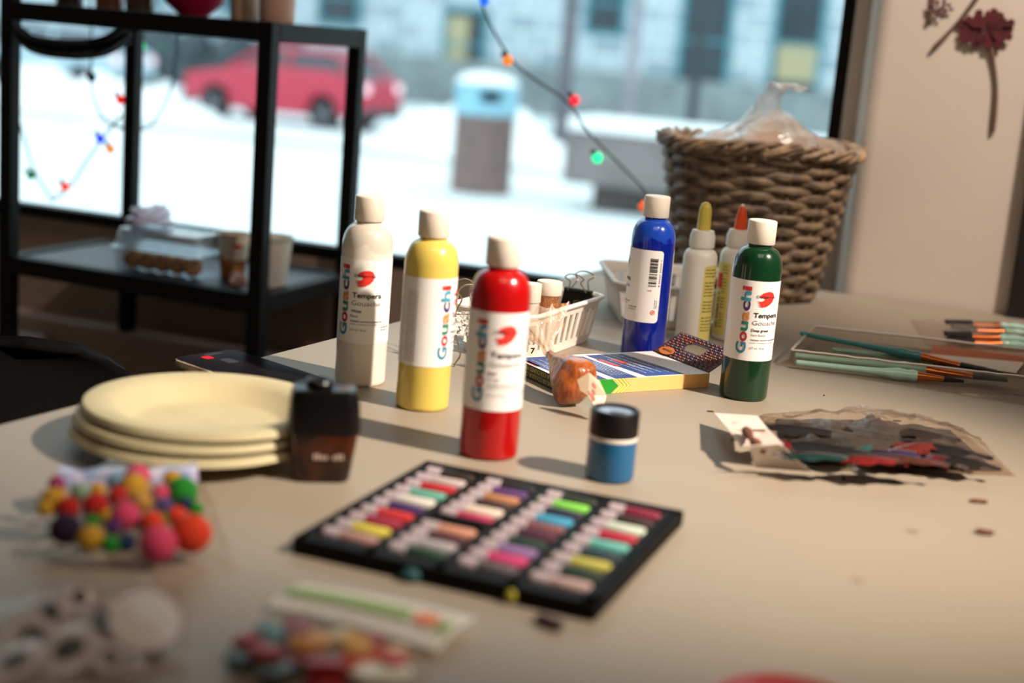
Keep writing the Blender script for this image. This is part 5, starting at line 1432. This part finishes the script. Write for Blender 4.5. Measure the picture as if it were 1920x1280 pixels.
fs = [(1480, 838, .1, .070, .010, '#8a1008', 'scarlet'), (1560, 846, -.25, .075, .012, '#100606', 'black'), (1540, 862, .15, .055, .006, '#0e443c', 'teal'), (1618, 848, .9, .045, .005, '#1a6a62', 'turquoise'), (1520, 812, -.1, .08, .010, '#22120d', 'brown'),
      (1640, 868, .05, .050, .008, '#9a0c08', 'bright red'), (1660, 840, -.2, .065, .011, '#3a1c12', 'chestnut'), (1690, 856, .1, .05, .006, '#43305a', 'violet'), (1722, 842, .7, .05, .009, '#8a200c', 'rust'), (1765, 860, -.1, .07, .010, '#6a0c08', 'dark red'),
      (1800, 845, -.3, .075, .013, '#0c0706', 'jet black'), (1750, 815, -.2, .07, .010, '#33241b', 'taupe'), (1840, 868, -.35, .055, .011, '#1a0e0a', 'umber'), (1610, 815, -.15, .08, .012, '#1a1210', 'charcoal'), (1700, 868, -.05, .06, .007, '#6a2a14', 'copper')]
for k, (fx, fy, rz_, Lf, wf, col, nm) in enumerate(fs):
    if fx > 1740: fx -= 38
    z = .013+.003*(k % 3); p = at(fx, fy, z)
    feather('%s feather inside the clear feather bag' % nm, p, rz_-.05, Lf*1.15, wf*1.6, col, z=z)
# paper tag on the feather bag
def sheet3(name, pts, m, parent, thick=.0006):
    b = B(); P = [q-Vector(parent.location) for q in pts]
    nn = (P[1]-P[0]).cross(P[2]-P[0]).normalized(); nn = nn if nn.z > 0 else -nn
    lo_ = [b.verts.new(q) for q in P]; hi_ = [b.verts.new(q+nn*thick) for q in P]; n = len(P)
    b.faces.new(lo_[::-1]); b.faces.new(hi_)
    for i in range(n): b.faces.new([lo_[i], lo_[(i+1) % n], hi_[(i+1) % n], hi_[i]])
    bmesh.ops.triangulate(b, faces=b.faces[:])
    return obj(name, b, m, parent, smooth=False)
t = thing('paper_tag', 'folded white paper tag at the left end of the feather bag', 'paper tag', at(1420, 840, 0))
M_pt = mat('tag_white', '#ddd2c4', .5, var=.08, scale=60)
c1_ = sheet3('upper_fold', [at(1339, 775, .012), at(1420, 780, .020), at(1440, 805, .026), at(1366, 806, .022)], M_pt, t)
c2_ = sheet3('middle_fold', [at(1366, 806, .022), at(1440, 805, .024), at(1470, 835, .022), at(1390, 838, .016)], mat('tag_pale_pink', '#cdb8aa', .5, var=.1), t)
c3_ = sheet3('lower_fold', [at(1405, 836, .027), at(1462, 832, .030), at(1521, 884, .004), at(1416, 876, .004)], M_pt, t)
b = B(); q0 = at(1440, 842, .0282)-Vector(t.location); q1 = at(1494, 871, .0120)-Vector(t.location); tube(b, [q0+Vector((0, -.001, .001)), q1+Vector((0, -.001, .001))], .0005, 5); obj('printed_line', b, M_ink2, c3_)
b = B(); tube(b, spline([at(1398, 806, .026)-Vector(t.location), at(1412, 826, .026)-Vector(t.location), at(1432, 846, .022)-Vector(t.location)], 5), lambda u: .0035+.0012*math.sin(u*12), 8); obj('brown_stain', b, mat('brown_stain', '#6a3a22', .8), c2_)
b = B()
for j in range(5): put_marks(b, .0, -.0016*j, .0009, .018, M=Matrix.Translation(at(1372, 790, .021)-Vector(t.location)), seed=j)
obj('fine_print', b, M_ink2, c1_, smooth=False)

# ================================================================== BRUSHES AND TRAYS
M_ct = film('clear_tray', '#f5efe8', .10, '#cfc0b0', gloss=.8, rough=.10, bump=.4, bscale=30)
r1_, r2_, r3_, r4_ = at(1528, 611, .018), at(1975, 660, .018), at(1975, 712, .018), at(1484, 656, .018)
f1_, f2_, f3_, f4_ = at(1535, 632, 0), at(1985, 682, 0), at(1975, 752, 0), at(1478, 674, 0)
t = thing('brush_tray', 'open clear plastic tray of paintbrushes on the right', 'tray', f4_)
off_ = Vector(t.location)
b = B()
R_ = [[b.verts.new(q-off_) for q in s_] for s_ in ([f1_, f2_, f3_, f4_], [r1_, r2_, r3_, r4_])]
for k in range(4): b.faces.new([R_[0][k], R_[0][(k+1) % 4], R_[1][(k+1) % 4], R_[1][k]])
b.faces.new(R_[0][::-1])
# outer flange lying in front
fl1, fl2 = at(1450, 683, .0008), at(1975, 768, .0008)
vs = [b.verts.new(q-off_) for q in (f4_+Vector((0, 0, .0008)), f3_+Vector((0, 0, .0008)), fl2, fl1)]; b.faces.new(vs)
obj('tray_shell', b, M_ct, t, smooth=False)
b = B()
M_wr = mat('frosted_rim', '#cdbfb0', .35, coat=.5)
def wob(pa, pb, n=24, a=.0010): return [pa*(1-i/n)+pb*(i/n)+Vector((0, 0, a*noise.noise(Vector((i*.7, 0, pa.x*9)))))-off_ for i in range(n+1)]
tube(b, wob(r1_, r2_), .0016, 6); tube(b, wob(r4_, r3_), .0013, 6); tube(b, wob(r4_, r1_), .0016, 6)
obj('tray_rim', b, M_wr, t)
sheet3('card_insert', [at(1742, 664, .004), at(1920, 680, .004), at(1905, 700, .004), at(1740, 676, .004)], mat('insert_white', '#cbb8a4', .6), t)
sheet3('orange_insert', [at(1750, 648, .002), at(1920, 668, .002), at(1915, 690, .002), at(1742, 666, .002)], mat('insert_rust', '#a3552e', .6), t)
M_tl = mat('teal_handle', '#3f8f8e', .35, coat=.5); M_mt = mat('mint_handle', '#a2c6b0', .35, coat=.5); M_cu = mat('copper_ferrule', '#c8703a', .25, .85); M_bri = mat('black_bristle', '#14100f', .8)
def brush(label, pa, pb, hm, flat=True, hl=.62, fl=.2, rr_=.0036, group='brushes in the clear tray', bw=1.0):
    """pa: handle end, pb: bristle tip"""
    pa = Vector(pa); pb = Vector(pb); L_ = (pb-pa).length
    t_ = thing('paintbrush', label, 'paintbrush', pa, 0, group)
    q_ = (pb-pa).to_track_quat('X', 'Z'); t_.rotation_euler = q_.to_euler()
    X = Matrix.Rotation(PI/2, 4, 'Y')
    b = B(); h_ = L_*hl
    lathe(b, [(.0008, 0), (rr_*.55, .002), (rr_*.62, h_*.45), (rr_*.8, h_*.72), (rr_*1.25, h_*.84), (rr_*1.0, h_*.92), (rr_*1.2, h_*.965), (rr_*.95, h_)], 18, M=X); obj('handle', b, hm, t_)
    b = B(); f_ = L_*fl; s1_ = 1.5 if flat else .55; s2_ = .55
    secs = [[Vector((h_-.001+f_*u, math.cos(a)*rr_*(.95*(1-u)+s1_*u), math.sin(a)*rr_*(.95*(1-u)+s2_*u))) for a in [2*PI*k/18 for k in range(18)]] for u in (0, .12, .14, .2, .22, .9, 1)]
    loft(b, secs); obj('ferrule', b, M_cu, t_)
    b = B(); bl = L_-h_-f_
    secs = [[Vector((h_+f_-.0015+bl*u, math.cos(a)*rr_*s1_*(1.05*(.8+.2*bw) if flat else (1-u*.9)), math.sin(a)*rr_*s2_*bw*(1-u*.5))) for a in [2*PI*k/14 for k in range(14)]] for u in (0, .3, .7, 1)]
    loft(b, secs); obj('bristles', b, M_bri, t_)
brush('teal paintbrush resting diagonally on the clear tray rim', at(1499, 624, .020), at(1872, 697, .008), M_tl, True, hl=.62, fl=.2, rr_=.0050)
brush('mint paintbrush lying behind the front wall of the tray', at(1488, 666, .009), at(1890, 712, .009), M_mt, True, hl=.62, fl=.22, rr_=.0062)
brush('mint paintbrush nearest the front wall of the tray', at(1490, 679, .0075), at(1810, 715, .0075), M_mt, False, hl=.72, fl=.16, rr_=.0056)
brush('mint paintbrush crossing under the teal one in the tray', at(1560, 655, .0068), at(1850, 690, .0068), M_mt, False, hl=.66, fl=.2, rr_=.0048)
# second pack
ps = [at(1706, 597, .003), at(1930, 612, .003), at(1930, 662, .003), at(1738, 645, .003)]
t = thing('brush_sleeve', 'clear sleeve of mint paintbrushes behind the brush tray', 'brush pack', ps[0])
def low(q_): return Vector((q_.x, q_.y, T))
cq = [low(at(1706, 600, 0)), low(at(2010, 622, 0)), low(at(2010, 668, 0)), low(at(1738, 648, 0))]
pillow('sleeve_film', cq, .016, film('sleeve_film', '#f4eee8', .08, '#cbbcae', gloss=.8, rough=.08, bump=.5, bscale=40), t, seed=41, amp=.1)
for k, (xa, ya, xb, yb, z, lb) in enumerate(((2050, 628, 1772, 603, .011, 'rearmost mint paintbrush in the clear sleeve'), (2050, 640, 1782, 613, .010, 'second mint paintbrush from the back in the clear sleeve'), (2050, 650, 1770, 625, .011, 'third mint paintbrush from the back in the clear sleeve'), (2050, 662, 1776, 636, .006, 'frontmost mint paintbrush in the clear sleeve'))):
    brush(lb, at(xa, ya, z), at(xb, yb, z), M_mt, True, hl=.63, fl=.20, rr_=.0056, group='brushes in the clear sleeve', bw=1.7)

# ================================================================== CRUMBS
def crumb(label, x, y, s, col, name='dried_petal', cat='dried petal', seed=1):
    p = at(x, y, 0); b = B(); vs = ball(b, (0, 0, 0), 1, 12)
    for v in vs: v.co *= 1+.5*noise.noise(v.co*2+Vector((seed, 0, 0)))
    zm = min(v.co.z for v in vs)
    for v in vs: v.co = Vector((v.co.x*s[0], v.co.y*s[1], (v.co.z-zm)*s[2]))
    tag(obj(name, b, mat('crumb_'+col[1:], col, .8, var=.3, scale=300), loc=(p.x, p.y, T+.0002)), label, cat)
crumb('curled brown dried petal on the table right, farther one', 1835, 942, (.0075, .003, .0012), '#6b3a1e', seed=2)
crumb('reddish brown dried petal on the table right, nearer one', 1846, 1001, (.0075, .004, .0015), '#5f2c18', seed=5)
crumb('small dark round speck in front of the feather bag', 1581, 899, (.0016, .0020, .0014), '#1c100c', 'crumb', 'crumb', 3)
crumb('tiny dark shaving between feather bag and brush tray', 1682, 790, (.004, .0014, .0006), '#4a2c1e', 'shaving', 'shaving', 4)
crumb('thin red brown shaving left of the feather bag tag', 1332, 772, (.0035, .0010, .0005), '#4a1e18', 'shaving', 'shaving', 6)
crumb('faint grey brown smudge crumb in the right foreground', 1710, 996, (.0045, .002, .0003), '#8a7460', 'crumb', 'crumb', 7)
crumb('pale brown crumb nearest the right front of the table', 1610, 1088, (.0035, .0028, .0003), '#9a8068', 'crumb', 'crumb', 8)
crumb('speck between green bottle and brush tray', 1545, 742, (.0010, .0010, .0005), '#2a1812', 'crumb', 'crumb', 9)
